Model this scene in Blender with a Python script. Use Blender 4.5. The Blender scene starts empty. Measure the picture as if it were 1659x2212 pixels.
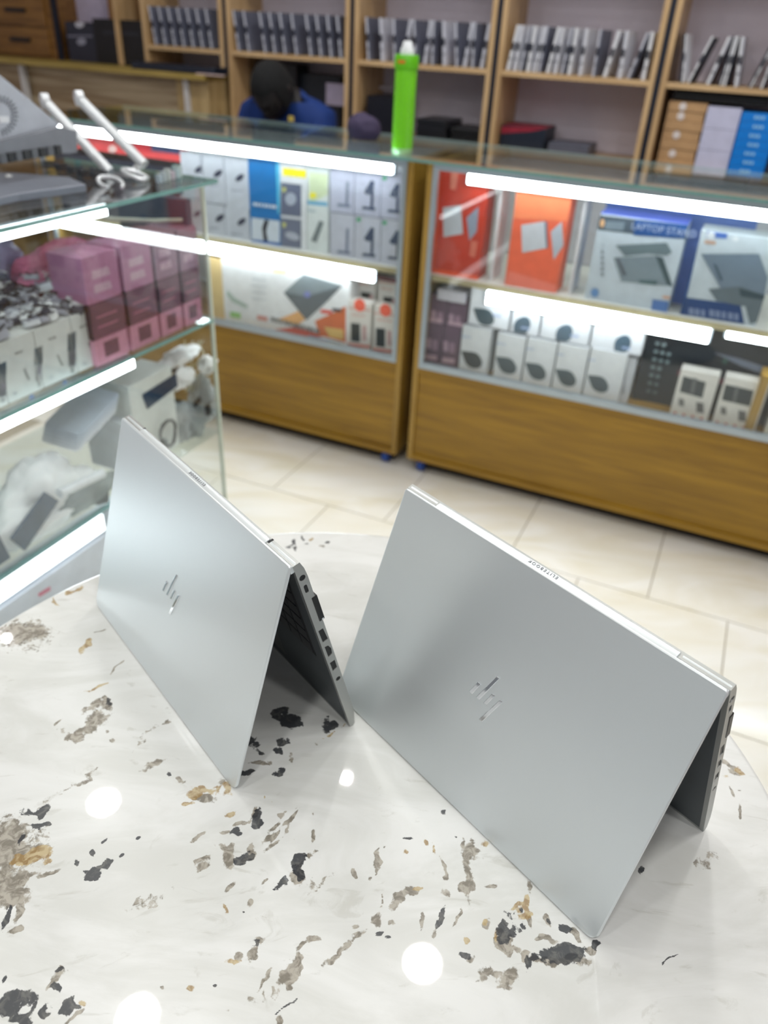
import bpy, bmesh, math, random
import numpy as np
from mathutils import Vector, Matrix, noise
random.seed(7)
PI = math.pi
# ------------------------------------------------------------------ camera
FPX, PITCH, ROLL, CAMH = 1655.1, 0.564033, 0.0561676, 0.58801
CX, CY = 829.5, 1106.0
FW = np.array([0, math.cos(PITCH), -math.sin(PITCH)])
_U = np.array([0, math.sin(PITCH), math.cos(PITCH)]); _R = np.array([1., 0, 0])
RT = math.cos(ROLL)*_R + math.sin(ROLL)*_U
UP = -math.sin(ROLL)*_R + math.cos(ROLL)*_U
EYE = np.array([0, 0, CAMH])
sc = bpy.context.scene
COL = sc.collection
cd = bpy.data.cameras.new('camera'); cam = bpy.data.objects.new('camera', cd); COL.objects.link(cam)
cam.matrix_world = Matrix(((RT[0], UP[0], -FW[0], 0), (RT[1], UP[1], -FW[1], 0), (RT[2], UP[2], -FW[2], CAMH), (0, 0, 0, 1)))
cd.sensor_fit = 'HORIZONTAL'; cd.sensor_width = 36.0; cd.lens = FPX/1659*36.0
cd.clip_start = 0.02; cd.clip_end = 50
cd.dof.use_dof = True; cd.dof.focus_distance = 0.60; cd.dof.aperture_fstop = 7.0
sc.camera = cam
# ------------------------------------------------------------------ world, exposure
w = bpy.data.worlds.new('world'); sc.world = w; w.use_nodes = True
w.node_tree.nodes['Background'].inputs[0].default_value = (0.80, 0.88, 1.0, 1)
w.node_tree.nodes['Background'].inputs[1].default_value = 0.35
sc.view_settings.view_transform = 'Standard'; sc.view_settings.look = 'None'
sc.view_settings.exposure = 0.0; sc.view_settings.gamma = 1.0; sc.view_settings.use_curve_mapping = False
LAMP_W = 7.3        # each ceiling downlight
LED_S = 27.0        # LED strips in the cases
# ------------------------------------------------------------------ store frame: a along the far counter, b away from us, z up
YAW = math.radians(-22.928)
AU = np.array([math.cos(YAW), math.sin(YAW), 0]); AN = np.array([-AU[1], AU[0], 0]); P0 = np.array([0, 2.5235, 0])
FLOOR = -0.80; CEIL = 2.0
def S(a, b, z=0.0): return Vector(P0 + AU*a + AN*b + np.array([0, 0, z]))
def toS(X): d = np.array(X) - P0; return (float(d@AU), float(d@AN), float(X[2]))
def ray(px): return FW*FPX + RT*(px[0]-CX) - UP*(px[1]-CY)
def on(px, P, n): d = ray(px); return EYE + d*(np.dot(np.array(P)-EYE, n)/np.dot(d, n))
def onz(px, z): return toS(on(px, (0, 0, z), np.array([0, 0, 1.])))      # point of a surface at height z
def onb(px, b): return toS(on(px, P0+AN*b, AN))                         # point of a plane parallel to the far counter
def ona(px, a): return toS(on(px, P0+AU*a, AU))                         # point of a plane parallel to the near case front
# ------------------------------------------------------------------ materials
_mc = {}
def srgb(c): return tuple(((x/255)/12.92 if x/255 <= .04045 else (((x/255)+.055)/1.055)**2.4) for x in c)
def newmat(name):
    m = bpy.data.materials.new(name); m.use_nodes = True; nt = m.node_tree
    return m, nt, nt.nodes, nt.links, nt.nodes['Principled BSDF']
def M(rgb, rough=.5, metal=0., var=.06, scale=30, bump=0., emit=0., coat=0., name=None):
    key = (rgb, rough, metal, var, scale, bump, emit, coat)
    if key in _mc: return _mc[key]
    m, nt, N, L, P = newmat(name or 'm_%d_%d_%d' % rgb)
    c = srgb(rgb)
    tc = N.new('ShaderNodeTexCoord'); nz = N.new('ShaderNodeTexNoise'); nz.inputs['Scale'].default_value = scale; nz.inputs['Detail'].default_value = 3
    L.new(tc.outputs['Object'], nz.inputs['Vector'])
    r = N.new('ShaderNodeValToRGB'); r.color_ramp.elements[0].position = .3; r.color_ramp.elements[1].position = .7
    r.color_ramp.elements[0].color = tuple(max(0, x*(1-var)) for x in c)+(1,); r.color_ramp.elements[1].color = tuple(min(1, x*(1+var)) for x in c)+(1,)
    L.new(nz.outputs['Fac'], r.inputs['Fac']); L.new(r.outputs['Color'], P.inputs['Base Color'])
    P.inputs['Roughness'].default_value = rough; P.inputs['Metallic'].default_value = metal
    P.inputs['Coat Weight'].default_value = coat
    if bump:
        b = N.new('ShaderNodeBump'); b.inputs['Strength'].default_value = bump; b.inputs['Distance'].default_value = .002
        L.new(nz.outputs['Fac'], b.inputs['Height']); L.new(b.outputs['Normal'], P.inputs['Normal'])
    if emit:
        P.inputs['Emission Color'].default_value = c+(1,); P.inputs['Emission Strength'].default_value = emit
    _mc[key] = m; return m
def wood(name, c0, c1, axis='x', scale=5., rough=.45, coat=.15):
    m, nt, N, L, P = newmat(name)
    tc = N.new('ShaderNodeTexCoord'); mp = N.new('ShaderNodeMapping')
    s = {'x': (.6, 6, 9), 'z': (6, 6, .6)}[axis]; mp.inputs['Scale'].default_value = s
    nz = N.new('ShaderNodeTexNoise'); nz.inputs['Scale'].default_value = scale; nz.inputs['Detail'].default_value = 6; nz.inputs['Distortion'].default_value = .8
    r = N.new('ShaderNodeValToRGB'); e = r.color_ramp.elements
    e[0].position = .32; e[0].color = srgb(c0)+(1,); e[1].position = .68; e[1].color = srgb(c1)+(1,)
    L.new(tc.outputs['Object'], mp.inputs['Vector']); L.new(mp.outputs['Vector'], nz.inputs['Vector'])
    L.new(nz.outputs['Fac'], r.inputs['Fac']); L.new(r.outputs['Color'], P.inputs['Base Color'])
    P.inputs['Roughness'].default_value = rough; P.inputs['Coat Weight'].default_value = coat; P.inputs['Coat Roughness'].default_value = .2
    b = N.new('ShaderNodeBump'); b.inputs['Strength'].default_value = .08; b.inputs['Distance'].default_value = .002
    L.new(nz.outputs['Fac'], b.inputs['Height']); L.new(b.outputs['Normal'], P.inputs['Normal'])
    return m
def glass(name, tint=(.97, .985, .98), ior=1.5):
    m, nt, N, L, P = newmat(name); N.remove(P)
    t = N.new('ShaderNodeBsdfTransparent'); t.inputs[0].default_value = tint+(1,)
    g = N.new('ShaderNodeBsdfGlossy'); g.inputs['Roughness'].default_value = .01; g.inputs['Color'].default_value = (1, 1, 1, 1)
    f = N.new('ShaderNodeFresnel'); ge = N.new('ShaderNodeNewGeometry'); mi = N.new('ShaderNodeMix'); mi.inputs[2].default_value = ior; mi.inputs[3].default_value = 1/ior
    L.new(ge.outputs['Backfacing'], mi.inputs[0]); L.new(mi.outputs[0], f.inputs['IOR'])      # thin pane: no total reflection inside
    x = N.new('ShaderNodeMixShader'); L.new(f.outputs[0], x.inputs[0]); L.new(t.outputs[0], x.inputs[1]); L.new(g.outputs[0], x.inputs[2])
    L.new(x.outputs[0], N['Material Output'].inputs['Surface']); return m
def film(name, rgb, alpha=.55, rough=.25):
    m, nt, N, L, P = newmat(name)
    P.inputs['Base Color'].default_value = srgb(rgb)+(1,); P.inputs['Roughness'].default_value = rough
    nz = N.new('ShaderNodeTexNoise'); nz.inputs['Scale'].default_value = 25; nz.inputs['Detail'].default_value = 4
    mr = N.new('ShaderNodeMapRange'); mr.inputs['To Min'].default_value = alpha-.2; mr.inputs['To Max'].default_value = min(1, alpha+.2)
    L.new(nz.outputs['Fac'], mr.inputs['Value']); L.new(mr.outputs['Result'], P.inputs['Alpha'])
    b = N.new('ShaderNodeBump'); b.inputs['Strength'].default_value = .6; b.inputs['Distance'].default_value = .01
    L.new(nz.outputs['Fac'], b.inputs['Height']); L.new(b.outputs['Normal'], P.inputs['Normal'])
    return m
def led_mat(st):
    m, nt, N, L, P = newmat('led_light'); N.remove(P)
    e = N.new('ShaderNodeEmission'); e.inputs[0].default_value = (.90, .96, 1, 1); e.inputs[1].default_value = st
    L.new(e.outputs[0], N['Material Output'].inputs['Surface']); return m
GLASS = glass('case_glass'); GEDGE = M((112, 158, 152), .15, var=.1, name='glass_edge'); GTOP = glass('top_glass', (.91, .96, .955), 1.56)
LED = led_mat(LED_S); LEDN = led_mat(LED_S*.4); LEDB = led_mat(LED_S*.14)
WOODH = wood('yellow_wood', (132, 96, 10), (164, 124, 24), 'x'); WOODV = wood('yellow_wood_upright', (148, 114, 40), (176, 140, 62), 'z')
OAK = wood('shelf_oak', (186, 152, 108), (214, 182, 138), 'x'); OAKV = wood('shelf_oak_upright', (186, 152, 108), (214, 182, 138), 'z')
DESKW = wood('desk_wood', (140, 116, 84), (196, 178, 148), 'x', 3); DESKV = wood('desk_wood_upright', (164, 138, 92), (196, 170, 122), 'z', 3)
BROWN = wood('drawer_wood', (112, 76, 30), (146, 104, 50), 'x')
ALU = M((178, 190, 198), .35, .7, .03); WHITE = M((232, 236, 240), .5); BLACK = M((18, 20, 24), .4); DARK = M((30, 32, 38), .35)
NAVY = M((26, 34, 52), .4); SILVER = M((218, 222, 226), .38, .5, .02)
# ------------------------------------------------------------------ mesh builder (vertices in store coordinates unless a frame is given)
class MB:
    def __init__(s, frame=None): s.v = []; s.f = []; s.mi = []; s.mats = []; s.fr = frame
    def m(s, mat):
        if mat not in s.mats: s.mats.append(mat)
        return s.mats.index(mat)
    def poly(s, pts, mat):
        i = len(s.v); s.v += [tuple(p) for p in pts]; s.f.append(tuple(range(i, i+len(pts)))); s.mi.append(s.m(mat)); return s
    def box(s, a0, a1, b0, b1, z0, z1, mat, T=None, ch=0.0):
        """box with optional chamfered vertical edges; T maps local points"""
        if ch > 0:
            ring = [(a0+ch, b0), (a1-ch, b0), (a1, b0+ch), (a1, b1-ch), (a1-ch, b1), (a0+ch, b1), (a0, b1-ch), (a0, b0+ch)]
        else: ring = [(a0, b0), (a1, b0), (a1, b1), (a0, b1)]
        return s.prism([(x, y, z0) for x, y in ring], [(x, y, z1) for x, y in ring], mat, T)
    def prism(s, lo, hi, mat, T=None):
        if T: lo = [T(p) for p in lo]; hi = [T(p) for p in hi]
        k = len(lo); i = len(s.v); s.v += [tuple(p) for p in lo]+[tuple(p) for p in hi]; j = s.m(mat)
        s.f.append(tuple(range(i+k-1, i-1, -1))); s.f.append(tuple(range(i+k, i+2*k))); s.mi += [j, j]
        for q in range(k): s.f.append((i+q, i+(q+1) % k, i+k+(q+1) % k, i+k+q)); s.mi.append(j)
        return s
    def tube(s, pts, r, mat, seg=8, closed=False):
        pts = [Vector(p) for p in pts]; n = len(pts); i0 = len(s.v); j = s.m(mat)
        for q, p in enumerate(pts):
            d = (pts[min(q+1, n-1)]-pts[max(q-1, 0)]).normalized()
            x = d.orthogonal().normalized() if abs(d.z) > .99 else d.cross(Vector((0, 0, 1))).normalized(); y = d.cross(x)
            rr = r[q] if isinstance(r, (list, tuple)) else r
            for k in range(seg): t = 2*PI*k/seg; s.v.append(tuple(p+x*rr*math.cos(t)+y*rr*math.sin(t)))
        for q in range(n-1):
            for k in range(seg):
                a = i0+q*seg+k; b = i0+q*seg+(k+1) % seg; s.f.append((a, b, b+seg, a+seg)); s.mi.append(j)
        s.f.append(tuple(range(i0+seg-1, i0-1, -1))); s.f.append(tuple(range(i0+(n-1)*seg, i0+n*seg))); s.mi += [j, j]
        return s
    def lathe(s, c, prof, mats, seg=32):
        """prof: (radius, z) list, mats: one per band"""
        i0 = len(s.v)
        for r, z in prof:
            for k in range(seg): t = 2*PI*k/seg; s.v.append((c[0]+r*math.cos(t), c[1]+r*math.sin(t), c[2]+z))
        for q in range(len(prof)-1):
            j = s.m(mats[q] if isinstance(mats, list) else mats)
            for k in range(seg):
                a = i0+q*seg+k; b = i0+q*seg+(k+1) % seg; s.f.append((a, b, b+seg, a+seg)); s.mi.append(j)
        j = s.m(mats[0] if isinstance(mats, list) else mats); s.f.append(tuple(range(i0+seg-1, i0-1, -1))); s.mi.append(j)
        j = s.m(mats[-1] if isinstance(mats, list) else mats); k = i0+(len(prof)-1)*seg; s.f.append(tuple(range(k, k+seg))); s.mi.append(j)
        return s
    def mesh(s, name, org=(0, 0, 0)):
        me = bpy.data.meshes.new(name); me.from_pydata([(x-org[0], y-org[1], z-org[2]) for x, y, z in s.v], [], s.f)
        for m in s.mats: me.materials.append(m)
        me.polygons.foreach_set('material_index', s.mi); me.update(); return me
    def build(s, name, parent=None, org=None, bevel=0, seg=2, smooth=False):
        if parent is None:
            if org is None:
                xs = [p[0] for p in s.v]; ys = [p[1] for p in s.v]; zs = [p[2] for p in s.v]
                org = ((min(xs)+max(xs))/2, (min(ys)+max(ys))/2, min(zs))
            o = bpy.data.objects.new(name, s.mesh(name, org)); COL.objects.link(o)
            o.location = S(*org); o.rotation_euler = (0, 0, YAW); o['_o'] = org
        else:
            po = tuple(parent.get('_o', (0, 0, 0)))
            o = bpy.data.objects.new(name, s.mesh(name, po)); COL.objects.link(o); o.parent = parent; o['_o'] = po
        if bevel:
            md = o.modifiers.new('bevel', 'BEVEL'); md.width = bevel; md.segments = seg; md.limit_method = 'ANGLE'
        if smooth:
            for p in o.data.polygons: p.use_smooth = True
            o.data.set_sharp_from_angle(angle=math.radians(40))
        return o
def tag(o, label=None, cat=None, group=None, kind=None):
    if label: o['label'] = label
    if cat: o['category'] = cat
    if group: o['group'] = group
    if kind: o['kind'] = kind
    return o
def empty(name, org, label, cat, group=None):
    o = bpy.data.objects.new(name, None); COL.objects.link(o); o.location = S(*org); o.rotation_euler = (0, 0, YAW); o['_o'] = org
    return tag(o, label, cat, group)
def struct(o): o['kind'] = 'structure'; return o
def copy_tree(o, parent=None):
    c = o.copy(); COL.objects.link(c)
    if parent: c.parent = parent
    for ch in list(o.children):
        copy_tree(ch, c)
    return c
ORD = ['first', 'second', 'third', 'fourth', 'fifth', 'sixth', 'seventh', 'eighth', 'ninth', 'tenth', 'eleventh', 'twelfth', 'thirteenth', 'fourteenth', 'fifteenth']
# ================================================================== STRUCTURE
m, nt, N, L, P = newmat('wall_paint'); P.inputs['Base Color'].default_value = srgb((214, 206, 214))+(1,); P.inputs['Roughness'].default_value = .8
nz = N.new('ShaderNodeTexNoise'); nz.inputs['Scale'].default_value = 3; r = N.new('ShaderNodeValToRGB')
r.color_ramp.elements[0].color = srgb((206, 196, 206))+(1,); r.color_ramp.elements[1].color = srgb((226, 220, 228))+(1,)
L.new(nz.outputs['Fac'], r.inputs['Fac']); L.new(r.outputs['Color'], P.inputs['Base Color']); WALL = m
CEILM = M((236, 236, 234), .8)
AL, AR, BF, BB = -3.3, 3.2, -4.6, 1.66
struct(MB().box(AL, AR, BB, BB+.1, FLOOR, CEIL, WALL).build('wall_back'))
struct(MB().box(AL-.1, AL, BF, BB, FLOOR, CEIL, WALL).build('wall_left'))
struct(MB().box(AR, AR+.1, BF, BB, FLOOR, CEIL, WALL).build('wall_right'))
struct(MB().box(AL, AR, BF-.1, BF, FLOOR, CEIL, M((196, 204, 212), .7)).build('wall_front'))
struct(MB().box(AL-.1, AR+.1, BF-.1, BB+.1, CEIL, CEIL+.1, CEILM).build('ceiling'))
fl = struct(MB().box(AL-.1, AR+.1, BF-.1, BB+.1, FLOOR-.1, FLOOR-.004, M((168, 158, 140), .8)).build('floor'))
m, nt, N, L, P = newmat('cream_tile'); tc = N.new('ShaderNodeTexCoord'); nz = N.new('ShaderNodeTexNoise'); nz.inputs['Scale'].default_value = 2.2; nz.inputs['Detail'].default_value = 7; nz.inputs['Distortion'].default_value = 1.5
gm = N.new('ShaderNodeNewGeometry'); mp = N.new('ShaderNodeMapping'); mp.inputs['Rotation'].default_value = (0, 0, .5); mp.inputs['Scale'].default_value = (1, 2.6, 1)
L.new(gm.outputs['Position'], mp.inputs['Vector']); L.new(mp.outputs['Vector'], nz.inputs['Vector'])
r = N.new('ShaderNodeValToRGB'); e = r.color_ramp.elements
e[0].position = .30; e[0].color = srgb((226, 219, 200))+(1,); e[1].position = .62; e[1].color = srgb((238, 235, 228))+(1,)
L.new(nz.outputs['Fac'], r.inputs['Fac']); L.new(r.outputs['Color'], P.inputs['Base Color']); P.inputs['Roughness'].default_value = .22; P.inputs['Coat Weight'].default_value = .3; P.inputs['Coat Roughness'].default_value = .12
TILE = m
TW, TB = .43, .44
tile_me = None
for rr in range(-5, 3):
    b1 = -.355+TB*(rr+1); b0 = b1-TB
    off = .15 if rr % 2 == 0 else -.055
    for k in range(-5, 6):
        a0 = off+TW*k
        if a0 < -1.6 or a0 > 2.3: continue
        if tile_me is None:
            tl = MB().box(a0+.002, a0+TW-.002, b0+.002, b1-.002, FLOOR-.004, FLOOR, TILE).build('tile', parent=fl)
            tile_me = tl.data; base = (a0, b0)
        else:
            tl = bpy.data.objects.new('tile', tile_me); COL.objects.link(tl); tl.parent = fl; tl.location = (a0-base[0], b0-base[1], 0)
# ------------------------------------------------------------------ ceiling downlights
RIM = M((240, 240, 240), .3)
spots = [(-1.016, 1.866, .056), (.208, 1.332, .058), (-.662, 1.128, .060), (-.092, 2.043, .020), (-1.785, 2.746, .014),
         (.935, .62, .085), (1.25, 2.05, .085), (-1.9, .9, .085), (-.4, -.55, .085), (.9, -.7, .085), (-1.5, -.6, .085), (.55, 2.75, .085), (.4, .2, .085), (-.75, 3.15, .085)]  # first five follow the mirrored spots, the rest are added unseen fill
LN = ['round ceiling downlight mirrored as the left large spot in the marble', 'round ceiling downlight mirrored as the large spot near the lower middle of the marble', 'round ceiling downlight mirrored at the bottom edge of the marble', 'small ceiling downlight mirrored between the two laptops', 'small ceiling downlight mirrored in the grey stain at the left table edge']+['extra downlight added as unseen ceiling fill, '+s_ for s_ in ('beyond the right laptop', 'above the right counter unit', 'over the near case', 'behind the camera on the left', 'behind the camera on the right', 'over the walkway', 'over the counter end', 'directly above the camera', 'over the seated person')]
for i, (x, y, rad) in enumerate(spots):
    a, b, _ = toS((x, y, CEIL))
    t = empty('ceiling_light', (a, b, CEIL-.012), LN[i], 'light', 'ceiling downlights mirrored in the marble' if i < 5 else 'added fill downlights over the shop')
    MB().lathe((a, b, CEIL-.012), [(rad+.012, 0), (rad+.014, .004), (rad+.014, .0118)], RIM, 40).build('trim_ring', parent=t)
    ld = bpy.data.lights.new('downlight', 'AREA'); ld.shape = 'DISK'; ld.size = 2*rad; ld.energy = LAMP_W*[.6, .54, .54, .35, .25, .65, 1., 1.1, 1.2, 1., 1.2, 1.7, .5, 1.7][i]; ld.color = (1.0, .992, .965)
    lo = bpy.data.objects.new('lamp', ld); COL.objects.link(lo); lo.parent = t; lo.location = (0, 0, -.0015)
# ================================================================== MARBLE TABLE
TC = (-.0490, .4486); TR_ = .4236
BL = []   # x, y, ax, ay, bx, by(axis vectors), kind, strength
def wz(px, z=0.0): return on(px, (0, 0, z), np.array([0, 0, 1.]))
def bl(x, y, rx, ry, rot, kind, s=1.):
    """stain of the stone: centre and half axes, as measured on the tabletop"""
    c = wz((x, y)); t = math.radians(rot)
    p = wz((x+rx*math.cos(t), y+rx*math.sin(t)))-c; q = wz((x-ry*math.sin(t), y+ry*math.cos(t)))-c
    BL.append((c[0], c[1], p[0], p[1], q[0], q[1], kind, s))
K, G, O = 0, 1, 2     # black, grey-brown, ochre
for a in [(48,1365,56,30,-8,G,.55),(178,1397,24,7,-35,O,1.),(202,1481,30,5,-33,O,.7),(252,1443,18,2.5,-35,G,.9),(231,1520,20,12,-10,G,1.),(238,1517,10,7,0,K,.6),(198,1530,26,9,-25,G,.6),(190,1565,52,13,-33,G,.75),(155,1592,22,14,-10,G,.8),
 (125,1565,11,3,-45,G,.8),(338,1645,22,5,-25,G,.6),(367,1670,7,4,0,K,.7),(395,1683,9,8,0,G,.7),(429,1712,34,13,-10,O,.9),(405,1741,14,6,-20,O,.9),(477,1698,12,14,0,O,.8),(501,1760,16,6,-10,O,.8),(470,1690,16,10,20,G,.6),(440,1725,20,7,0,G,.6),
 (535,1676,20,7,0,K,.7),(595,1664,10,12,0,K,.75),(603,1613,22,7,-25,K,.8),(629,1594,15,10,0,K,.8),(631,1553,18,12,10,K,.95),(600,1543,22,12,0,K,.8),(552,1640,20,9,0,G,.9),(704,1563,12,15,30,K,.7),(713,1582,36,2.5,-33,O,.8),(554,1597,16,12,0,K,.5),(629,1635,14,10,0,G,.5),(680,1605,10,4,0,G,.5),
 (559,1756,7,17,0,K,.9),(553,1752,6,14,0,G,.9),(561,1777,12,12,0,K,1.),(520,1807,13,14,0,K,1.),(525,1781,18,6,-25,G,1.),(487,1802,16,5,-15,G,.9),(429,1809,16,4,-30,G,.7),(533,1844,16,8,5,K,.95),(500,1843,26,9,0,G,.9),(545,1840,12,10,0,G,.9),
 (444,1872,22,7,-20,G,.5),(446,1879,16,6,-25,G,.6),(640,1858,26,14,-20,K,1.),(655,1882,14,13,0,K,1.),(645,1885,26,22,20,G,.9),(668,1846,12,8,-30,G,.9),(611,1916,14,13,0,K,1.),
 (593,1804,34,5,-48,G,.8),(607,1768,38,5,-50,G,.8),(636,1768,34,6,-68,G,.8),(656,1714,28,4,68,G,.8),(675,1738,26,3,75,G,.8),(579,1727,12,3,40,O,1.),(680,1809,16,5,-60,G,.8),(586,1830,20,4,-40,G,.7),(622,1790,14,4,-55,G,.8),
 (82,1751,28,13,-20,K,.85),(87,1785,14,7,0,K,.85),(48,1812,14,5,-50,K,.8),(15,1832,64,58,10,G,1.),(30,1800,26,26,0,G,.9),(62,1852,26,22,-30,O,1.),(50,1843,14,10,0,O,1.),(28,1925,46,36,-35,G,.9),(66,1908,38,9,-35,G,.7),(110,1886,24,5,-30,G,.8),(38,1978,12,18,30,G,1.),(2,1998,10,34,0,K,.9),(36,2011,18,7,-30,G,.8),(95,1865,14,6,-30,O,.7),(20,1955,30,12,-35,G,.9),
 (205,1840,7,8,0,K,.9),(212,1873,22,9,-30,K,.85),(208,1887,9,7,0,K,.85),(190,1878,10,3,0,K,.6),(260,1852,7,4,-40,K,.8),(227,1818,7,3,-40,K,.6),(165,1862,6,8,0,K,.4),(294,1812,6,3,-30,K,.5),
 (45,2178,32,20,-20,K,.9),(62,2205,26,14,-10,K,.95),(101,2186,9,10,0,K,.95),(150,2168,30,9,-28,K,.9),(112,2130,22,9,-55,G,.95),(118,2138,12,10,0,K,.6),(125,2101,10,4,-20,K,.6),(8,2118,5,9,0,K,.5),(180,2160,10,8,0,O,.7),(160,2190,30,5,-40,G,.7),
 (564,2024,22,11,-10,K,.7),(560,2046,12,22,5,G,1.),(575,2020,20,10,0,G,.8),(511,2079,22,8,-20,O,.6),(520,2064,10,12,0,G,.6),(632,2089,40,10,-68,G,.8),(628,2106,12,13,0,G,.9),(676,2026,22,8,-20,G,.8),(650,2045,20,5,-45,G,.8),(578,2113,32,5,-52,G,.6),(590,2092,18,5,-55,G,.7),(745,2052,56,8,-38,G,.6),(722,2075,24,5,-35,G,.5),(617,2171,30,2.5,-33,K,.7),(603,2204,7,12,0,G,.7),
 (550,1949,6,11,20,G,.8),(506,1915,16,5,-55,G,.6),(574,1902,8,4,-50,G,.7),(485,1958,6,12,0,O,.6),(579,1984,12,3,30,G,.9),(412,2139,9,6,0,O,.8),(465,2133,6,4,0,K,.8),(352,2137,5,4,0,G,.8),(455,2007,6,3,0,O,.7),(530,1970,4,3,0,K,.8),(770,2000,8,5,0,G,.7),
 (954,1756,7,6,0,K,.7),(882,1809,9,4,-10,K,.6),(920,1819,6,7,0,O,.9),(941,1830,7,13,0,O,.8),(873,1841,6,5,0,O,.9),(985,1809,3,3,0,K,.9),(814,1868,5,34,22,G,.8),(765,1885,6,9,0,G,.9),(1020,1852,10,36,-12,G,.85),(1026,1900,14,26,15,G,1.),(1008,1905,8,18,25,G,.8),(966,1868,5,22,-10,G,.7),(965,1890,9,7,0,G,.9),(1044,1822,9,9,0,O,.6),(1060,1912,13,4,0,G,.8),(1000,1830,4,18,-10,G,.6),
 (871,1939,16,24,25,G,.7),(903,1926,15,11,-30,O,.9),(897,1934,10,8,0,G,1.),(960,1925,9,14,20,G,.6),(828,1944,3,24,4,G,.7),(832,1988,11,18,0,G,.7),(825,2017,10,4,-10,K,.8),(846,2026,9,5,20,K,.6),(944,1980,7,18,15,K,.6),(985,1976,4,28,25,G,.8),(914,1998,4,22,10,G,.6),(936,2015,5,14,10,G,.7),(850,1995,8,6,0,G,.5),
 (1050,1990,12,15,0,G,.9),(1048,1988,7,9,0,O,.9),(1098,1996,15,28,30,K,.65),(1088,2020,18,18,0,G,.9),(1085,2036,20,10,20,G,.9),(1075,2018,6,14,0,O,.7),(1128,1958,13,22,-20,O,1.),(1139,1988,5,18,-8,G,1.),(1112,1955,12,5,-40,O,.6),(1190,1986,14,12,30,G,1.),(1192,1990,8,7,0,K,.5),(1139,1922,7,18,-15,G,.7),(1008,2028,6,8,0,O,.8),
 (1222,2062,48,26,-8,K,1.4),(1205,2058,26,16,-8,K,1.3),(1245,2056,26,16,-20,K,1.3),(1190,2078,26,18,-10,K,.8),(1240,2080,44,14,-20,G,1.),(1188,2090,28,12,0,G,.9),(1296,2034,10,18,0,K,.75),(1285,2046,14,12,0,G,1.),(1182,2020,24,9,-10,G,.9),(1165,2028,16,6,-30,G,.8),(1226,1995,14,7,40,K,.7),(1250,2012,22,6,42,G,.9),
 (1117,2048,14,6,40,G,.7),(1139,2072,12,14,0,G,.9),(1146,2094,12,16,0,K,.6),(1090,2094,28,24,10,G,.6),(1042,2098,20,20,0,G,.55),(998,2060,14,8,35,K,.6),(1010,2075,12,8,0,G,.6),(1090,2128,16,8,0,G,.5),(1060,2102,14,6,0,G,.5),
 (1445,2071,20,2.5,-35,K,.7),(1436,2080,10,2,-50,K,.6),(779,2028,22,5,-42,G,.6),(1377,1878,7,9,0,K,.8),(1574,1648,24,5,12,G,.9),(1590,1656,14,9,30,O,.8),(1583,1664,14,6,20,G,.8),(1560,1645,8,5,0,G,.6),(1584,1712,4,16,-15,G,.8),(1602,1756,3,16,-18,G,.8),(1598,1708,6,3,0,G,.5),(1570,1676,6,4,0,O,.6),
 (633,1172,5,10,10,K,.6),(638,1182,3,8,0,K,.5),(652,1162,5,7,0,K,.5),(676,1163,6,6,0,O,.9),(709,1171,7,3,0,K,.4),(665,1178,14,3,-8,K,.3),(620,1180,8,4,0,K,.3),(700,1180,6,3,0,G,.4),(770,1434,22,1.6,-20,O,.9),(762,1420,8,3,0,G,.4),
 (174,1268,12,4,-25,O,.9),(158,1274,10,4,0,O,1.),(120,1292,12,4,30,O,.7),(215,1367,14,2,-10,G,.5),(16,1390,3,2,0,K,.3),(240,1597,7,5,0,G,.6),(230,1580,6,3,0,G,.5),(1530,1860,20,14,0,G,.12),(700,1900,30,5,-30,G,.2),(330,1960,60,6,-30,G,.12),(150,1700,80,5,-30,G,.12),(560,2150,60,5,-30,G,.15),(330,1580,70,4,-50,G,.15)]:
    bl(*a)
NR, NS = 360, 1300
rad = np.sqrt(np.linspace(0, 1, NR+1)[1:])*(TR_-.004)
th = np.linspace(0, 2*PI, NS, endpoint=False)
X = (TC[0]+rad[:, None]*np.cos(th)).ravel(); Y = (TC[1]+rad[:, None]*np.sin(th)).ravel()
X = np.append(X, TC[0]); Y = np.append(Y, TC[1])
def vnoise(x, y, cell, seed):
    rs = np.random.RandomState(seed); T_ = rs.rand(64, 64); gx, gy = x/cell+500, y/cell+500
    ix, iy = np.floor(gx).astype(int), np.floor(gy).astype(int); fx, fy = gx-ix, gy-iy; fx = fx*fx*(3-2*fx); fy = fy*fy*(3-2*fy)
    g_ = lambda a, b: T_[a % 64, b % 64]
    return (g_(ix, iy)*(1-fx)+g_(ix+1, iy)*fx)*(1-fy)+(g_(ix, iy+1)*(1-fx)+g_(ix+1, iy+1)*fx)*fy-.5
XW = X+.016*vnoise(X, Y, .022, 1)+.008*vnoise(X, Y, .008, 2)+.004*vnoise(X, Y, .004, 5)
YW = Y+.016*vnoise(X, Y, .022, 3)+.008*vnoise(X, Y, .008, 4)+.004*vnoise(X, Y, .004, 6)
F3 = np.full((3, len(X)), -2.0)
for cx, cy, px, py, qx, qy, k, s in BL:
    det = px*qy-py*qx; wf = min(1., math.hypot(px, py)*math.hypot(qx, qy)/(.006**2)+.12)*(.35 if s > 1.2 else 1.); dx = X+(XW-X)*wf-cx; dy = Y+(YW-Y)*wf-cy
    u_ = (dx*qy-dy*qx)/det/1.14; v_ = (-dx*py+dy*px)/det/1.14
    d = 1-np.sqrt(u_*u_+v_*v_); mind = min(math.hypot(px, py), math.hypot(qx, qy))
    val = d*s if s > .35 else np.minimum(d, s)*1.
    F3[k] = np.maximum(F3[k], np.where(d > 0, d*.9*s+.0, d*min(1, .012/max(mind, .002))))
top = bpy.data.meshes.new('tabletop')
prof = [(TR_-.0012, -.0004), (TR_, -.002), (TR_, -.020), (TR_-.003, -.023)]
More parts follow.
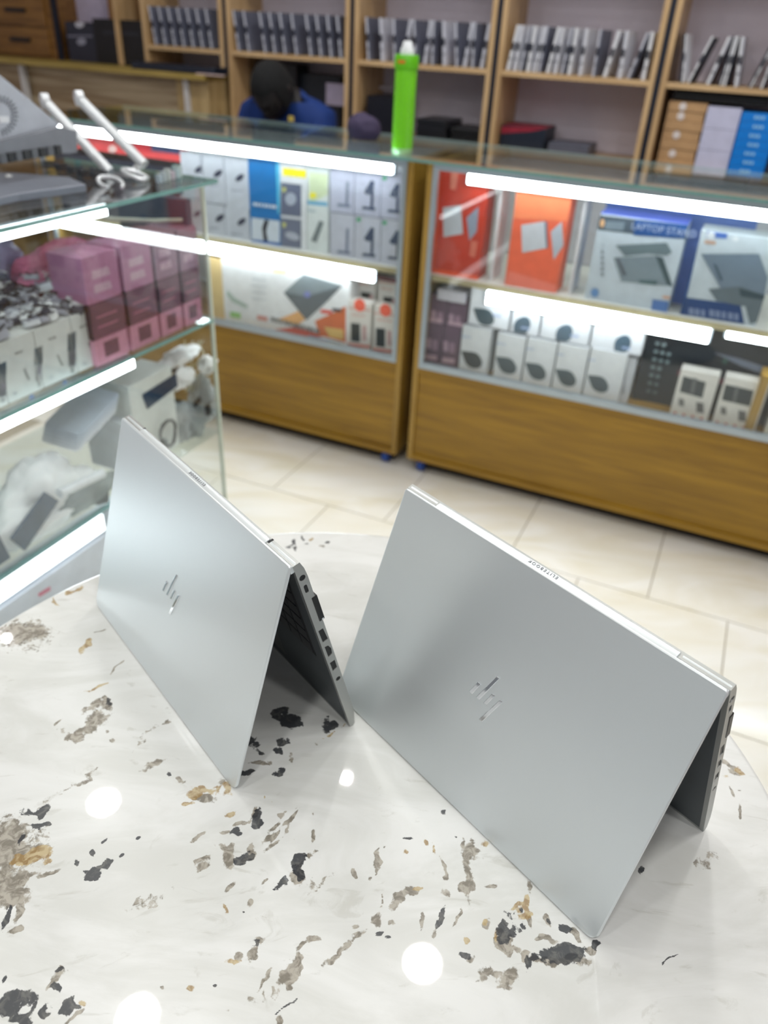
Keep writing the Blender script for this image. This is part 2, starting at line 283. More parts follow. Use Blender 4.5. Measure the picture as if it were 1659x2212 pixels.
ex = []
for rr_, zz in prof:
    for t in th: ex.append((TC[0]+rr_*math.cos(t), TC[1]+rr_*math.sin(t), zz))
vv = np.zeros((len(X)+len(ex)+1, 3)); vv[:len(X), 0] = X; vv[:len(X), 1] = Y
vv[len(X):-1] = np.array(ex); vv[-1] = (TC[0], TC[1], -.023)
vv[:, 0] -= TC[0]; vv[:, 1] -= TC[1]
idx = np.arange(NR*NS).reshape(NR, NS)
A = idx[:-1]; B = idx[1:]
quads = np.stack([A, B, np.roll(B, -1, 1), np.roll(A, -1, 1)], -1).reshape(-1, 4)
e0 = len(X); ring = [idx[-1]]+[np.arange(NS)+e0+q*NS for q in range(4)]
for q in range(4): quads = np.concatenate([quads, np.stack([ring[q], ring[q+1], np.roll(ring[q+1], -1), np.roll(ring[q], -1)], -1)])
cen = NR*NS; tris = np.stack([np.full(NS, cen), idx[0], np.roll(idx[0], -1)], -1)
bt = np.stack([np.full(NS, len(vv)-1), np.roll(ring[4], -1), ring[4]], -1); tris = np.concatenate([tris, bt])
top.vertices.add(len(vv)); top.vertices.foreach_set('co', vv.ravel().astype(np.float32))
nl = quads.size+tris.size; top.loops.add(nl); top.loops.foreach_set('vertex_index', np.concatenate([quads.ravel(), tris.ravel()]).astype(np.int32))
npol = len(quads)+len(tris); top.polygons.add(npol)
tot = np.concatenate([np.full(len(quads), 4), np.full(len(tris), 3)]); st = np.concatenate([[0], np.cumsum(tot)[:-1]])
top.polygons.foreach_set('loop_start', st.astype(np.int32)); top.update(calc_edges=True)
for k, nm in enumerate(('stain_black', 'stain_grey', 'stain_ochre')):
    at = top.attributes.new(nm, 'FLOAT', 'POINT'); arr = np.full(len(vv), -2., np.float32); arr[:len(X)] = F3[k]; at.data.foreach_set('value', arr)
m, nt, N, L, P = newmat('veined_marble')
geo = N.new('ShaderNodeTexCoord')
def nnoise(scale, detail=6, dist=0., vec=None, rough=.6):
    n_ = N.new('ShaderNodeTexNoise'); n_.inputs['Scale'].default_value = scale; n_.inputs['Detail'].default_value = detail; n_.inputs['Distortion'].default_value = dist; n_.inputs['Roughness'].default_value = rough
    L.new(vec or geo.outputs['Object'], n_.inputs['Vector']); return n_.outputs['Fac']
def mth(op, a, b=None):
    n_ = N.new('ShaderNodeMath'); n_.operation = op
    for i, v_ in enumerate((a, b)):
        if v_ is None: continue
        if isinstance(v_, (int, float)): n_.inputs[i].default_value = v_
        else: L.new(v_, n_.inputs[i])
    return n_.outputs[0]
def mapr(v_, a, b, c=0., d=1.):
    n_ = N.new('ShaderNodeMapRange'); n_.interpolation_type = 'SMOOTHSTEP'; L.new(v_, n_.inputs['Value'])
    for nm, x in (('From Min', a), ('From Max', b), ('To Min', c), ('To Max', d)): n_.inputs[nm].default_value = x
    return n_.outputs['Result']
def mixc(f, a, b):
    n_ = N.new('ShaderNodeMix'); n_.data_type = 'RGBA'
    if isinstance(f, (int, float)): n_.inputs[0].default_value = f
    else: L.new(f, n_.inputs[0])
    for i, v_ in ((6, a), (7, b)):
        if isinstance(v_, tuple): n_.inputs[i].default_value = v_+(1,)
        else: L.new(v_, n_.inputs[i])
    return n_.outputs[2]
mp = N.new('ShaderNodeMapping'); mp.inputs['Rotation'].default_value = (0, 0, math.radians(-38)); mp.inputs['Scale'].default_value = (1, 2.6, 1); L.new(geo.outputs['Object'], mp.inputs['Vector'])
base = mixc(mapr(nnoise(6, 6, 1., mp.outputs['Vector']), .35, .65), srgb((218, 219, 215)), srgb((232, 233, 231)))
base = mixc(mth('MULTIPLY', mapr(nnoise(14, 6, 2., mp.outputs['Vector']), .60, .70), .22), base, srgb((150, 146, 128)))
def att(nm):
    n_ = N.new('ShaderNodeAttribute'); n_.attribute_name = nm; return n_.outputs['Fac']
nf = nnoise(85, 5, .6, None, .65); nfc = mth('SUBTRACT', nf, .5); nb = nnoise(260, 4, .3); nbc = mth('SUBTRACT', nb, .5)
wob = mth('ADD', mth('MULTIPLY', nfc, 1.3), mth('MULTIPLY', nbc, .7))
tone = nnoise(120, 4, .8)
g = mapr(mth('ADD', att('stain_grey'), wob), .0, .22)
gcol = mixc(mapr(tone, .38, .62), srgb((104, 94, 76)), srgb((172, 164, 150)))
c1 = mixc(mth('MULTIPLY', g, .86), base, gcol)
o_ = mapr(mth('ADD', att('stain_ochre'), wob), .04, .26)
c2 = mixc(mth('MULTIPLY', o_, .85), c1, mixc(mapr(tone, .4, .6), srgb((152, 120, 66)), srgb((196, 176, 132))))
k_ = mapr(mth('ADD', att('stain_black'), wob), .02, .16)
c3 = mixc(mth('MULTIPLY', k_, .93), c2, mixc(mapr(tone, .45, .7), srgb((36, 40, 48)), srgb((92, 92, 90))))
L.new(c3, P.inputs['Base Color']); P.inputs['Roughness'].default_value = .28; P.inputs['Coat Weight'].default_value = 1.; P.inputs['Coat Roughness'].default_value = .025; P.inputs['Coat IOR'].default_value = 1.55
P.inputs['Specular IOR Level'].default_value = .3
top.materials.append(m)
table = bpy.data.objects.new('marble_table', None); COL.objects.link(table); table.location = (TC[0], TC[1], FLOOR)
tag(table, 'round white marble-topped table with black and ochre veins under the two laptops', 'table')
tt = bpy.data.objects.new('tabletop', top); COL.objects.link(tt); tt.parent = table; tt.location = (0, 0, -FLOOR)
def wmb_build(mb, name, parent, bevel=0, smooth=True):
    o = bpy.data.objects.new(name, mb.mesh(name)); COL.objects.link(o); o.parent = parent
    if bevel: md = o.modifiers.new('b', 'BEVEL'); md.width = bevel; md.segments = 3; md.limit_method = 'ANGLE'; md.angle_limit = math.radians(35)
    if smooth:
        for p in o.data.polygons: p.use_smooth = True
        o.data.set_sharp_from_angle(angle=math.radians(38))
    return o
CHR = M((200, 204, 208), .15, 1., .02)
wmb_build(MB().lathe((0, 0, 0), [(.26, 0), (.265, .008), (.25, .016), (.05, .03), (.036, .06), (.036, .74), (.06, .77), (.12, .7765)], CHR, 48), 'pedestal', table)
# ================================================================== LAPTOPS ON THE TABLE
m, nt, N, L, P = newmat('brushed_silver_aluminium')
P.inputs['Base Color'].default_value = srgb((232, 238, 240))+(1,); P.inputs['Metallic'].default_value = .64; P.inputs['Roughness'].default_value = .37
tc = N.new('ShaderNodeTexCoord'); nz = N.new('ShaderNodeTexNoise'); nz.inputs['Scale'].default_value = 2500; nz.inputs['Detail'].default_value = 1
L.new(tc.outputs['Object'], nz.inputs['Vector']); b = N.new('ShaderNodeBump'); b.inputs['Strength'].default_value = .03; b.inputs['Distance'].default_value = .0002
L.new(nz.outputs['Fac'], b.inputs['Height']); L.new(b.outputs['Normal'], P.inputs['Normal']); ALUM = m
ALUB = M((176, 178, 176), .38, .75, .02, name='aluminium_side')
MIRROR = M((235, 238, 242), .04, 1., .0, name='polished_chrome')
SCREEN = M((6, 8, 12), .06, 0., .0, coat=1., name='dark_screen_glass')
KEYM = M((20, 22, 26), .5); PORT = M((6, 7, 10), .35); GREYTXT = M((140, 143, 148), .4, .5)
def rrect(x0, x1, y0, y1, r, seg=6):
    """r: radii for corners (x0,y0),(x1,y0),(x1,y1),(x0,y1)"""
    pts = []
    for (cx, cy, a0, rr_) in ((x0+r[0], y0+r[0], 180, r[0]), (x1-r[1], y0+r[1], 270, r[1]), (x1-r[2], y1-r[2], 0, r[2]), (x0+r[3], y1-r[3], 90, r[3])):
        for k in range(seg+1): t = math.radians(a0+90*k/seg); pts.append((cx+rr_*math.cos(t), cy+rr_*math.sin(t)))
    return pts
def bool_cut(o, cutter):
    md = o.modifiers.new('cut', 'BOOLEAN'); md.operation = 'DIFFERENCE'; md.object = cutter; md.solver = 'EXACT'
    dg = bpy.context.evaluated_depsgraph_get(); dg.update(); me = bpy.data.meshes.new_from_object(o.evaluated_get(dg))
    o.modifiers.clear(); o.data = me; bpy.data.objects.remove(cutter)
def text_mesh(txt, size, ext, spacing=1.):
    cu = bpy.data.curves.new('t', 'FONT'); cu.body = txt; cu.size = size; cu.extrude = ext; cu.align_x = 'CENTER'; cu.align_y = 'CENTER'; cu.space_character = spacing
    o = bpy.data.objects.new('t', cu); COL.objects.link(o); dg = bpy.context.evaluated_depsgraph_get(); dg.update()
    me = bpy.data.meshes.new_from_object(o.evaluated_get(dg)); bpy.data.objects.remove(o); return me
def laptop(br, yaw, t, sc_, label, port_px=None):
    W, D = .326*sc_, .234*sc_
    e = np.array([math.cos(yaw), math.sin(yaw), 0]); nn = np.array([math.sin(yaw), -math.cos(yaw), 0])
    org = np.array([br[0], br[1], 0])+e*W
    root = bpy.data.objects.new('laptop', None); COL.objects.link(root); root.location = Vector(org); root.rotation_euler = (0, 0, yaw+PI)
    tag(root, label, 'laptop')
    ct, st_ = math.cos(t), math.sin(t); LT = .0032; BT = .0095
    lidT = lambda p: (p[0], p[1]*ct+p[2]*st_, p[1]*st_-p[2]*ct)         # (x, s up the lid, depth inward)
    mb = MB(); rr_ = rrect(0, W, LT*ct/st_*1.0+.0002, D, (.009, .009, .003, .003))
    mb.prism([(x, y, LT) for x, y in rr_], [(x, y, 0) for x, y in rr_], ALUM, lidT)
    wmb_build(mb, 'lid', root, .0014)
    # screen on the inner side of the lid
    mb = MB(); rr_ = rrect(.003, W-.003, .006, D-.006, (.006, .006, .002, .002)); mb.prism([(x, y, LT+.0006) for x, y in rr_], [(x, y, LT) for x, y in rr_], SCREEN, lidT)
    wmb_build(mb, 'screen', root, smooth=False)
    # chrome slashes
    def lidpt(px):
        nrm = np.array([0, 0, 0.])+nn*(-st_)+np.array([0, 0, ct])
        return None
    LOGO = [[(320,745),(590,445),(685,535),(430,820)], [(530,910),(1165,285),(1255,350),(640,990)], [(745,1085),(1020,795),(1115,870),(870,1135)], [(620,1570),(1230,1000),(1360,1045),(725,1650)]]
    qe = np.array([math.cos(RQ[2]), math.sin(RQ[2]), 0]); qn = np.array([math.sin(RQ[2]), -math.cos(RQ[2]), 0]); qup = qn*math.cos(RQ[3])+np.array([0, 0, math.sin(RQ[3])])
    q0 = np.array([RQ[0], RQ[1], 0])+qe*.326*RQ[4]; qx = -qe; nr = np.cross(qx, qup)
    for pg in LOGO:
        loc = []
        for (x, y) in pg:
            p = on((x/13.825+990, y/13.825+1440), q0, nr)-q0; loc.append((float(p@qx)/RQ[4]*sc_, float(p@qup)/RQ[4]*sc_))
        mb = MB(); mb.prism([(x, y, .0002) for x, y in loc], [(x, y, -.0009) for x, y in loc], MIRROR, lidT)
        wmb_build(mb, 'logo_bar', root, .0008)
    # base half
    Ay, Az = D*ct+LT*.9, D*st_-.0012; DB = Az/st_
    baseT = lambda p: (p[0], Ay+p[1]*ct+p[2]*st_, Az-p[1]*st_+p[2]*ct)   # (x, r down the deck, w outward)
    pf = [(0, 0), (DB, 0), (DB+.0015, .0022), (DB-.001, .0055), (DB-.016, BT-.0008), (DB-.03, BT), (.018, BT), (.008, BT-.0008), (.0, BT-.0030)]
    mb = MB()
    lo = [(0., a_, b_) for a_, b_ in pf]; hi = [(W, a_, b_) for a_, b_ in pf]
    mb.prism(hi, lo, ALUB, baseT)
    bo = wmb_build(mb, 'base', root, 0, smooth=False)
    # ports on the x=W side: back-measured from the left laptop
    SL = [('power_port', 'c', (651.5, 1249.7), .0030), ('usb_port', 'r', (659.7, 1273.2), (.0092, .0034)), ('network_port', 'q', [(485,905),(540,868),(605,990),(540,1040)], 0),
          ('video_port', 'q', [(560,1095),(600,1075),(640,1105),(650,1165),(630,1190),(605,1212)], 0), ('usb_port', 'q', [(622,1285),(680,1245),(708,1330),(660,1380)], 0), ('audio_port', 'c', (730.5, 1465.8), .0026)]
    le = np.array([math.cos(LQ[2]), math.sin(LQ[2]), 0]); ln = np.array([math.sin(LQ[2]), -math.cos(LQ[2]), 0]); lt = LQ[3]
    l0 = np.array([LQ[0], LQ[1], 0]); bdir = ln*math.cos(lt)-np.array([0, 0, math.sin(lt)]); wdir = ln*math.sin(lt)+np.array([0, 0, math.cos(lt)])
    apex = l0+ln*(.234*math.cos(lt)+LT*.9)+np.array([0, 0, .234*math.sin(lt)-.0012])
    def side(px): p = on(px, l0, le)-apex; return float(p@bdir), float(p@wdir)
    shapes = []
    for nm, ty, c, sz in SL:
        if ty == 'q': pts = [side((x/5.53+600, y/5.53+1200)) for x, y in c]
        else:
            r0, w0 = side(c); w0 = min(max(w0, .0045), BT-.0045)
            if ty == 'c': pts = [(r0+sz*math.cos(2*PI*k/16), w0+sz*math.sin(2*PI*k/16)) for k in range(16)]
            else: pts = rrect(r0-sz[0]/2, r0+sz[0]/2, w0-sz[1]/2, w0+sz[1]/2, (.0015,)*4, 4)
        pts = [(a_, min(max(b_, .0012), BT-.0014)) for a_, b_ in pts]; shapes.append((nm, pts))
    cb = MB()
    for nm, pts in shapes: cb.prism([(W-.004, a_, b_) for a_, b_ in pts], [(W+.004, a_, b_) for a_, b_ in pts], PORT, baseT)
    cut = bpy.data.objects.new('cut', cb.mesh('cut')); COL.objects.link(cut); cut.parent = root
    bpy.context.view_layer.update()
    bm = bmesh.new(); bm.from_mesh(cut.data); bmesh.ops.recalc_face_normals(bm, faces=bm.faces); bm.to_mesh(cut.data); bm.free()
    bm = bmesh.new(); bm.from_mesh(bo.data); bmesh.ops.recalc_face_normals(bm, faces=bm.faces); bm.to_mesh(bo.data); bm.free()
    bool_cut(bo, cut)
    for p in bo.data.polygons: p.use_smooth = True
    bo.data.set_sharp_from_angle(angle=math.radians(30))
    for nm, pts in shapes:
        q = MB(); q.prism([(W-.0038, a_, b_) for a_, b_ in pts], [(W-.0007, a_, b_) for a_, b_ in pts], PORT, baseT); wmb_build(q, nm, root, smooth=False)
    # dark flap of the docking connector that stands proud of the underside
    r0, w0 = side((676, 1290)); r1, w1 = side((697, 1338))
    q = MB(); q.box(W-.0085, W+.0006, r0, r1, BT-.0035, BT+.0022, PORT, baseT); wmb_build(q, 'connector_flap', root, .0008)
    q = MB(); q.box(W-.002, W+.0009, r1-.0022, r1-.0006, BT-.001, BT+.0012, MIRROR, baseT); wmb_build(q, 'glint_clip', root, .0002)  # small chrome bar put in for the steel glint
    # keyboard and touchpad on the deck
    q = MB(); q.box(.004, W-.004, .004, DB-.004, -.00025, .0002, M((88, 94, 98), .45, .5), baseT); wmb_build(q, 'shaded_deck', root, smooth=False)  # silver deck darkened, the shade inside put into its colour
    q = MB(); q.box(.02, W-.02, .030, .135, -.0005, .0006, KEYM, baseT)
    for i in range(6):
        for j in range(15):
            x0 = .022+j*(W-.044)/15; y0 = .032+i*.0170; q.box(x0+.001, x0+(W-.044)/15-.001, y0, y0+.0150, -.0012, -.0003, DARK, baseT)
    wmb_build(q, 'keyboard', root, smooth=False)
    q = MB(); q.box(W/2-.055, W/2+.055, .15, .215, -.0004, .0004, M((110, 112, 112), .35, .5), baseT); wmb_build(q, 'touchpad', root, smooth=False)
    # hinge barrel between the halves, dark gaps at both ends, raised lettering
    hy0, hy1 = D*ct+.0003, Ay+(BT-.003)*st_+.0003; hz = D*st_
    x0, x1 = .040*sc_, .2855*sc_
    hp = [(hy0, hz-.010), (hy0, hz-.0012), (hy0+.0012, hz-.0002), (hy1-.003, hz+.0012), (hy1-.0002, hz-.0004), (hy1+.0003, hz-.006), (hy1-.002, hz-.010)]
    q = MB(); q.prism([(x1, y, z) for y, z in hp], [(x0, y, z) for y, z in hp], ALUM); wmb_build(q, 'hinge_cover', root, .0004)
    for s0, s1 in ((.002, x0-.0022), (x1+.0023, W-.0008)):
        hp2 = [(hy0+.0012, hz-.009), (hy0+.0012, hz-.0022), (hy1-.003, hz+.0002), (hy1-.0008, hz-.001), (hy1-.0008, hz-.007)]
        q = MB(); q.prism([(s1, y, z) for y, z in hp2], [(s0, y, z) for y, z in hp2], ALUM); wmb_build(q, 'rear_edge', root, .0004)
    for xx in (x0-.0021, x1+.0001):
        hp3 = [(hy0+.003, hz-.008), (hy0+.004, hz-.0008), (hy1-.0002, hz+.0009), (hy1+.0006, hz-.006)]
        q = MB(); q.prism([(xx+.0022, y, z) for y, z in hp3], [(xx, y, z) for y, z in hp3], PORT); wmb_build(q, 'hinge_gap', root, smooth=False)
    me = text_mesh('ELITEBOOK', .0042, .0002, 1.5); me.materials.append(GREYTXT)
    to = bpy.data.objects.new('lettering', me); COL.objects.link(to); to.parent = root
    ang = math.atan2(.0014, hy1-.003-hy0-.0012)
    to.location = (W*.498, (hy0+hy1)/2-.0004, hz+.0009); to.rotation_euler = (ang, 0, 0)
    to.rotation_euler = (Matrix.Rotation(ang, 4, 'X') @ Matrix.Rotation(PI, 4, 'Z')).to_euler()
    return root
LQ = (-.12004926, .44344846, 2.27850663, 1.29532081, 1.0)
RQ = (.17964652, .32502826, 2.29910760, 1.23438526, 1.00882870)
laptop(LQ[:2], LQ[2], LQ[3], LQ[4], 'silver laptop tented on the marble table, left of the pair, its side ports in view')
laptop(RQ[:2], RQ[2], RQ[3], RQ[4], 'silver laptop tented at the right edge of the marble table, nearer and larger in view')
# ================================================================== HELPERS FOR PRINTED CARTONS
def kT(kind, off):
    """front plane: 'b' = parallel to the far counter at depth off, 'a' = parallel to the near case front at a = off"""
    if kind == 'b': return (lambda px, d=0.: (lambda q: (q[0], off-d, q[2]))(onb(px, off)))
    return (lambda px, d=0.: (lambda q: (off+d, q[1], q[2]))(ona(px, off)))
def carton(name, label, kind, off, bl_, tr, z0, depth, col, prints=(), group=None, cat='box', z1=None, side=None, rough=.45, clip=True, xb=False, bev=.0012, parent=None):
    q = kT(kind, off); p, r = q(bl_), q(tr); z1 = z1 or r[2]
    if z0 is None: z0 = p[2]
    if xb: r = (q((tr[0], bl_[1]+(tr[0]-bl_[0])*.18))[0],)+tuple(r[1:])
    if xb: z1 = z1 if z1 else r[2]
    mb = MB(); c = col if not isinstance(col, tuple) else M(col, rough)
    if kind == 'b': x0, x1 = p[0], r[0]; mb.box(x0, x1, off, off+depth, z0, z1, c)
    else: x0, x1 = p[1], r[1]; mb.box(off-depth, off, x0, x1, z0, z1, c)
    if side: # differently coloured side face or top
        for sd, sc2 in side:
            sm = M(sc2, rough); e = .0006
            if sd == 'r': mb.poly([(x1+e, off, z0+e), (x1+e, off+depth, z0+e), (x1+e, off+depth, z1-e), (x1+e, off, z1-e)], sm)
            if sd == 'l': mb.poly([(x0-e, off+depth, z0+e), (x0-e, off, z0+e), (x0-e, off, z1-e), (x0-e, off+depth, z1-e)], sm)
            if sd == 't': mb.poly([(x0, off, z1+e), (x1, off, z1+e), (x1, off+depth, z1+e), (x0, off+depth, z1+e)], sm) if kind == 'b' else mb.poly([(off-depth, x0, z1+e), (off, x0, z1+e), (off, x1, z1+e), (off-depth, x1, z1+e)], sm)
    d = .0005
    for pr in prints:
        if pr[0] == 'dots':
            _, pts, rc = pr[0], pr[1], pr[2]
            continue
        pts, rc = pr; k = [q(pp) for pp in pts]
        if clip:
            if kind == 'b': k = [(min(max(a, x0), x1), off-d, min(max(z, z0), z1)) for a, b, z in k]
            else: k = [(off+d, min(max(b, x0), x1), min(max(z, z0), z1)) for a, b, z in k]
        mb.poly(k, M(rc, rough) if isinstance(rc, tuple) else rc); d += .00012
    o = mb.build(name, parent=parent)
    if parent is None: tag(o, label, cat, group)
    return o
def R4(x0, y0, x1, y1, s=.12):
    """upright rectangle on a front face, its horizontal edges falling to the right by slope s (as lines of the far counter do)"""
    return [(x0, y0), (x1, y0+(x1-x0)*s), (x1, y1+(x1-x0)*s), (x0, y1)]
def ell(cx, cy, rx, ry, rot=0, n=14):
    t = math.radians(rot)
    return [(cx+rx*math.cos(2*PI*k/n)*math.cos(t)-ry*math.sin(2*PI*k/n)*math.sin(t), cy+rx*math.cos(2*PI*k/n)*math.sin(t)+ry*math.sin(2*PI*k/n)*math.cos(t)) for k in range(n)]
def drop(cx, cy, rx, ry, rot):
    """leaf outline: pointed at one end"""
    t = math.radians(rot); out = []
    for k in range(18):
        an = 2*PI*k/18; f = math.sin(an)*(1-.72*max(0, -math.cos(an))) if k else 0
        x = rx*math.cos(an)*1.0; y = ry*f
        out.append((cx+x*math.cos(t)-y*math.sin(t), cy+x*math.sin(t)+y*math.cos(t)))
    return out
def dashes(x0, y0, x1, y1, h, col, n=6, gap=.3):
    out = []
    for k in range(n):
        a, b = k/n, (k+1-gap*(.6+.8*((k*37) % 5)/5))/n
        out.append(([(x0+(x1-x0)*a, y0+(y1-y0)*a), (x0+(x1-x0)*b, y0+(y1-y0)*b), (x0+(x1-x0)*b, y0+(y1-y0)*b+h), (x0+(x1-x0)*a, y0+(y1-y0)*a+h)], col))
    return out
# ================================================================== FAR GLASS COUNTER (two units)
ZT, ZM, ZB, ZW = .26, -.08, -.392, -.750
def glass_counter(a0, a1, label, leds, wl=True):
    t = empty('glass_counter', ((a0+a1)/2, .25, FLOOR), label, 'display counter')
    D = .46
    # wooden carcass: side boards, base with framed recessed front panel, dark shade board as plinth
    MB().box(a0, a0+.020, 0, D, ZW, ZT-.009, WOODV).build('side_board', t, bevel=.001)
    MB().box(a1-.020, a1, 0, D, ZW, ZT-.009, WOODV).build('side_board', t, bevel=.001)
    MB().box(a0+.02, a1-.02, 0.001, D, ZB-.016, ZB-.0005, WOODH).build('deck_board', t)
    MB().box(a0+.02, a1-.02, 0.001, D, ZW, ZW+.022, WOODH).build('bottom_board', t)
    MB().box(a0+.02, a1-.02, .010, .022, ZW+.022, ZB-.016, WOODH).build('front_panel', t)
    MB().box(a0+.02, a1-.02, D-.012, D, ZW+.022, ZT-.03, M((226, 230, 236), .6)).build('back_panel', t)
    MB().box(a0+.03, a1-.03, .055, .070, FLOOR+.001, ZW, M((26, 20, 14), .7)).build('base_infill', t)  # dark board added to stand for the shade under the counter
    # aluminium sliding-glass tracks and frame
    MB().box(a0+.020, a1-.020, -.004, .014, ZB, ZB+.022, ALU).build('track', t, bevel=.001)
    MB().box(a0+.020, a1-.020, -.003, .014, ZT-.026, ZT-.009, ALU).build('track', t, bevel=.001)
    MB().box(a0+.020, a0+.036, -.004, .012, ZB+.022, ZT-.026, ALU).build('frame_upright', t, bevel=.001)
    MB().box(a1-.036, a1-.020, -.004, .012, ZB+.022, ZT-.026, ALU).build('frame_upright', t, bevel=.001)
    MB().box(a0+.036, a1-.036, .002, .007, ZB+.022, ZT-.026, GLASS).build('front_pane', t)
    # middle shelf of board with a pale front edge
    MB().box(a0+.02, a1-.02, .022, D-.02, ZM-.016, ZM, M((206, 206, 200), .5)).build('shelf', t)
    MB().box(a0+.02, a1-.02, .018, .022, ZM-.017, ZM+.001, M((172, 160, 122), .45)).build('shelf_edge', t)
    # LED strips
    for (x0, x1, y, z, h) in leds:
        MB().box(x0-.006, x1+.006, y, y+.018, z-.002, z+h+.003, ALU).build('light_rail', t)
        MB().box(x0, x1, y-.007, y-.0005, z, z+h, LED).build('light_strip', t)
    # castors
    for ca in (a0+.05, a1-.05):
        c = MB(); c.tube([(ca-.012, .03, FLOOR+.024), (ca+.012, .03, FLOOR+.024)], .022, M((30, 70, 150), .4), 16); c.tube([(ca, .03, FLOOR+.03), (ca, .03, ZW)], .006, ALU, 8)
        c.build('castor', t)
    return t
cl = glass_counter(-1.50, .034, 'far glass display counter, left unit, with pale boxes and a wooden base', [(-1.46, -.05, .032, .203, .040), (-1.46, -.10, .036, -.140, .036)])
cr = glass_counter(.078, 1.62, 'far glass display counter, right unit, with orange and blue boxes and a wooden base', [(.20, 1.58, .032, .203, .040), (.30, .975, .036, -.144, .040), (1.02, 1.58, .040, -.120, .020)])
ga = MB(); ga.box(-1.50, 1.62, -.016, .505, ZT-.008, ZT, GTOP)
go = tag(ga.build('glass_countertop'), 'long clear glass top lying over both units of the far counter', 'glass top')
MB().box(-1.50, 1.62, -.0185, -.0165, ZT-.008, ZT, GEDGE).build('green_edge', go)
MB().box(-1.50, 1.62, .5055, .5075, ZT-.008, ZT, M((190, 206, 204), .2)).build('green_edge', go)
# ------------------------------------------------------------------ boxes, left unit, upper shelf
G1 = 'white boxes printed with a dark adapter'
def row(c0, c1): return c0, c1
for i, (x0, x1, yt, yb, cxx, cyy, wh) in enumerate([
    (397, 440, 333, 428, 430, 366, 'top box left of the first column'), (443, 488, 338, 436, 471, 375, 'upper box of the left column'), (490, 541, 345, 447, 518, 384, 'upper box of the column beside the blue box'),
    (443, 488, 438, 512, 475, 471, 'lower box of the left column'), (490, 541, 447, 525, 522, 479, 'lower box of the column beside the blue box')]):
    low = i >= 3
    zc = onb((x0, yb), .06)[2]
    carton('adapter_box', 'small white box, dark adapter picture, '+wh, 'b', .06, (x0, yb), (x1, yt), ZM if low else zc, .12, (206, 212, 222), xb=True, prints=
           [(ell(cxx, cyy, 11, 6, -38), (52, 60, 84))]+dashes(x0+10, yb-38 if not low else yb-22, x1-14, yb-36 if not low else yb-20, 4, (160, 168, 182), 3), group='white adapter boxes on the upper shelf', z1=None if not low else onb((x0, 438 if x0 < 460 else 447), .06)[2]-.0005)
carton('adapter_box', 'white box with dark adapter at the far left of the shelf, under the top box', 'b', .06, (397, 508), (440, 430), ZM, .12, (202, 208, 216), [(ell(426, 462, 9, 5, -38), (60, 70, 96))], group='white adapter boxes on the upper shelf')
carton('microphone_box', 'tall blue box with a white lower panel and black device', 'b', .058, (543, 528), (604, 350), ZM, .10, (14, 116, 186),
       [(R4(543, 470, 604, 518), (214, 224, 234)), ([(572, 474), (581, 476), (575, 500), (580, 524), (570, 522), (566, 492)], (26, 34, 48)), (R4(545, 517, 604, 527), (34, 98, 176)), ([(596, 352), (604, 352), (604, 462), (600, 462)], (90, 200, 240))]+dashes(547, 437, 600, 444, 7, (226, 236, 246), 7))
carton('toy_box', 'box with a yellow banner over grey photo panels', 'b', .058, (606, 538), (661, 352), ZM, .10, (232, 236, 240),
       [(R4(611, 362, 664, 379), (244, 232, 40)), (R4(607, 394, 651, 464), (104, 112, 136)), (ell(628, 430, 12, 14), (176, 184, 200)), (R4(607, 470, 651, 532), (112, 120, 142)), (ell(632, 510, 16, 8, 20), (186, 192, 206)), (R4(610, 404, 618, 414), (200, 200, 120)), (R4(610, 480, 618, 490), (200, 200, 120))])
carton('selfie_stick_box', 'white box with yellow-green corner, blue band and grey device', 'b', .058, (664, 545), (710, 366), ZM, .10, (228, 236, 236),
       [([(668, 372), (708, 376), (708, 420), (668, 440)], (214, 228, 190)), (ell(676, 422, 8, 7), (240, 230, 60)), (R4(664, 433, 708, 441, .1), (108, 178, 214)), ([(690, 476), (700, 480), (684, 524), (672, 520)], (120, 132, 136))]+dashes(666, 452, 684, 455, 5, (170, 190, 196), 3))
carton('tablet_box', 'flat pale box with light blue marks lying behind the yellow-banner box', 'b', .18, (620, 480), (712, 345), ZM, .10, (206, 220, 238), [(R4(638, 346, 654, 358), (96, 170, 226)), (R4(698, 352, 712, 364), (120, 186, 230))])
n_ = 0
for j, (x0, x1) in enumerate([(713, 763), (765, 819), (821, 873)]):
    sh = (x0-713)*.12
    for k in range(2):
        yt, yb = ((362+sh, 456+sh) if k == 0 else (458+sh, 562+sh)); mx = (x0+x1)/2+8; my = (yt+yb)/2+8
        c = (64, 76, 104) if j else (120, 130, 156)
        pr = [([(mx+2, my-26), (mx+8, my-24), (mx+6, my+26), (mx, my+26)], c), ([(mx-16, my+22), (mx+12, my+26), (mx+10, my+32), (mx-18, my+28)], c)]
        if j: pr += [([(mx-14, my-8), (mx+2, my-34), (mx+10, my-30), (mx-4, my-2)], c), (ell(mx-4, my-10, 9, 7), c)]
        if (j, k) in ((1, 1), (2, 0), (2, 1)): pr.append((ell(x0+10, yt+10, 5, 5), (70, 170, 120)))
        carton('stand_box', 'pale lilac box with a dark phone-stand picture, %s row, %s column from the left' % (('upper', 'lower')[k], ORD[j]), 'b', .055, (x0, yb), (x1, yt), ZM if k else onb((x0, yb), .055)[2], .10, xb=True, col=(196, 200, 220) if k == 0 else (200, 204, 218), prints=pr, group='phone stand boxes beside the wooden post', z1=None if k == 0 else onb((x0, yt), .055)[2])
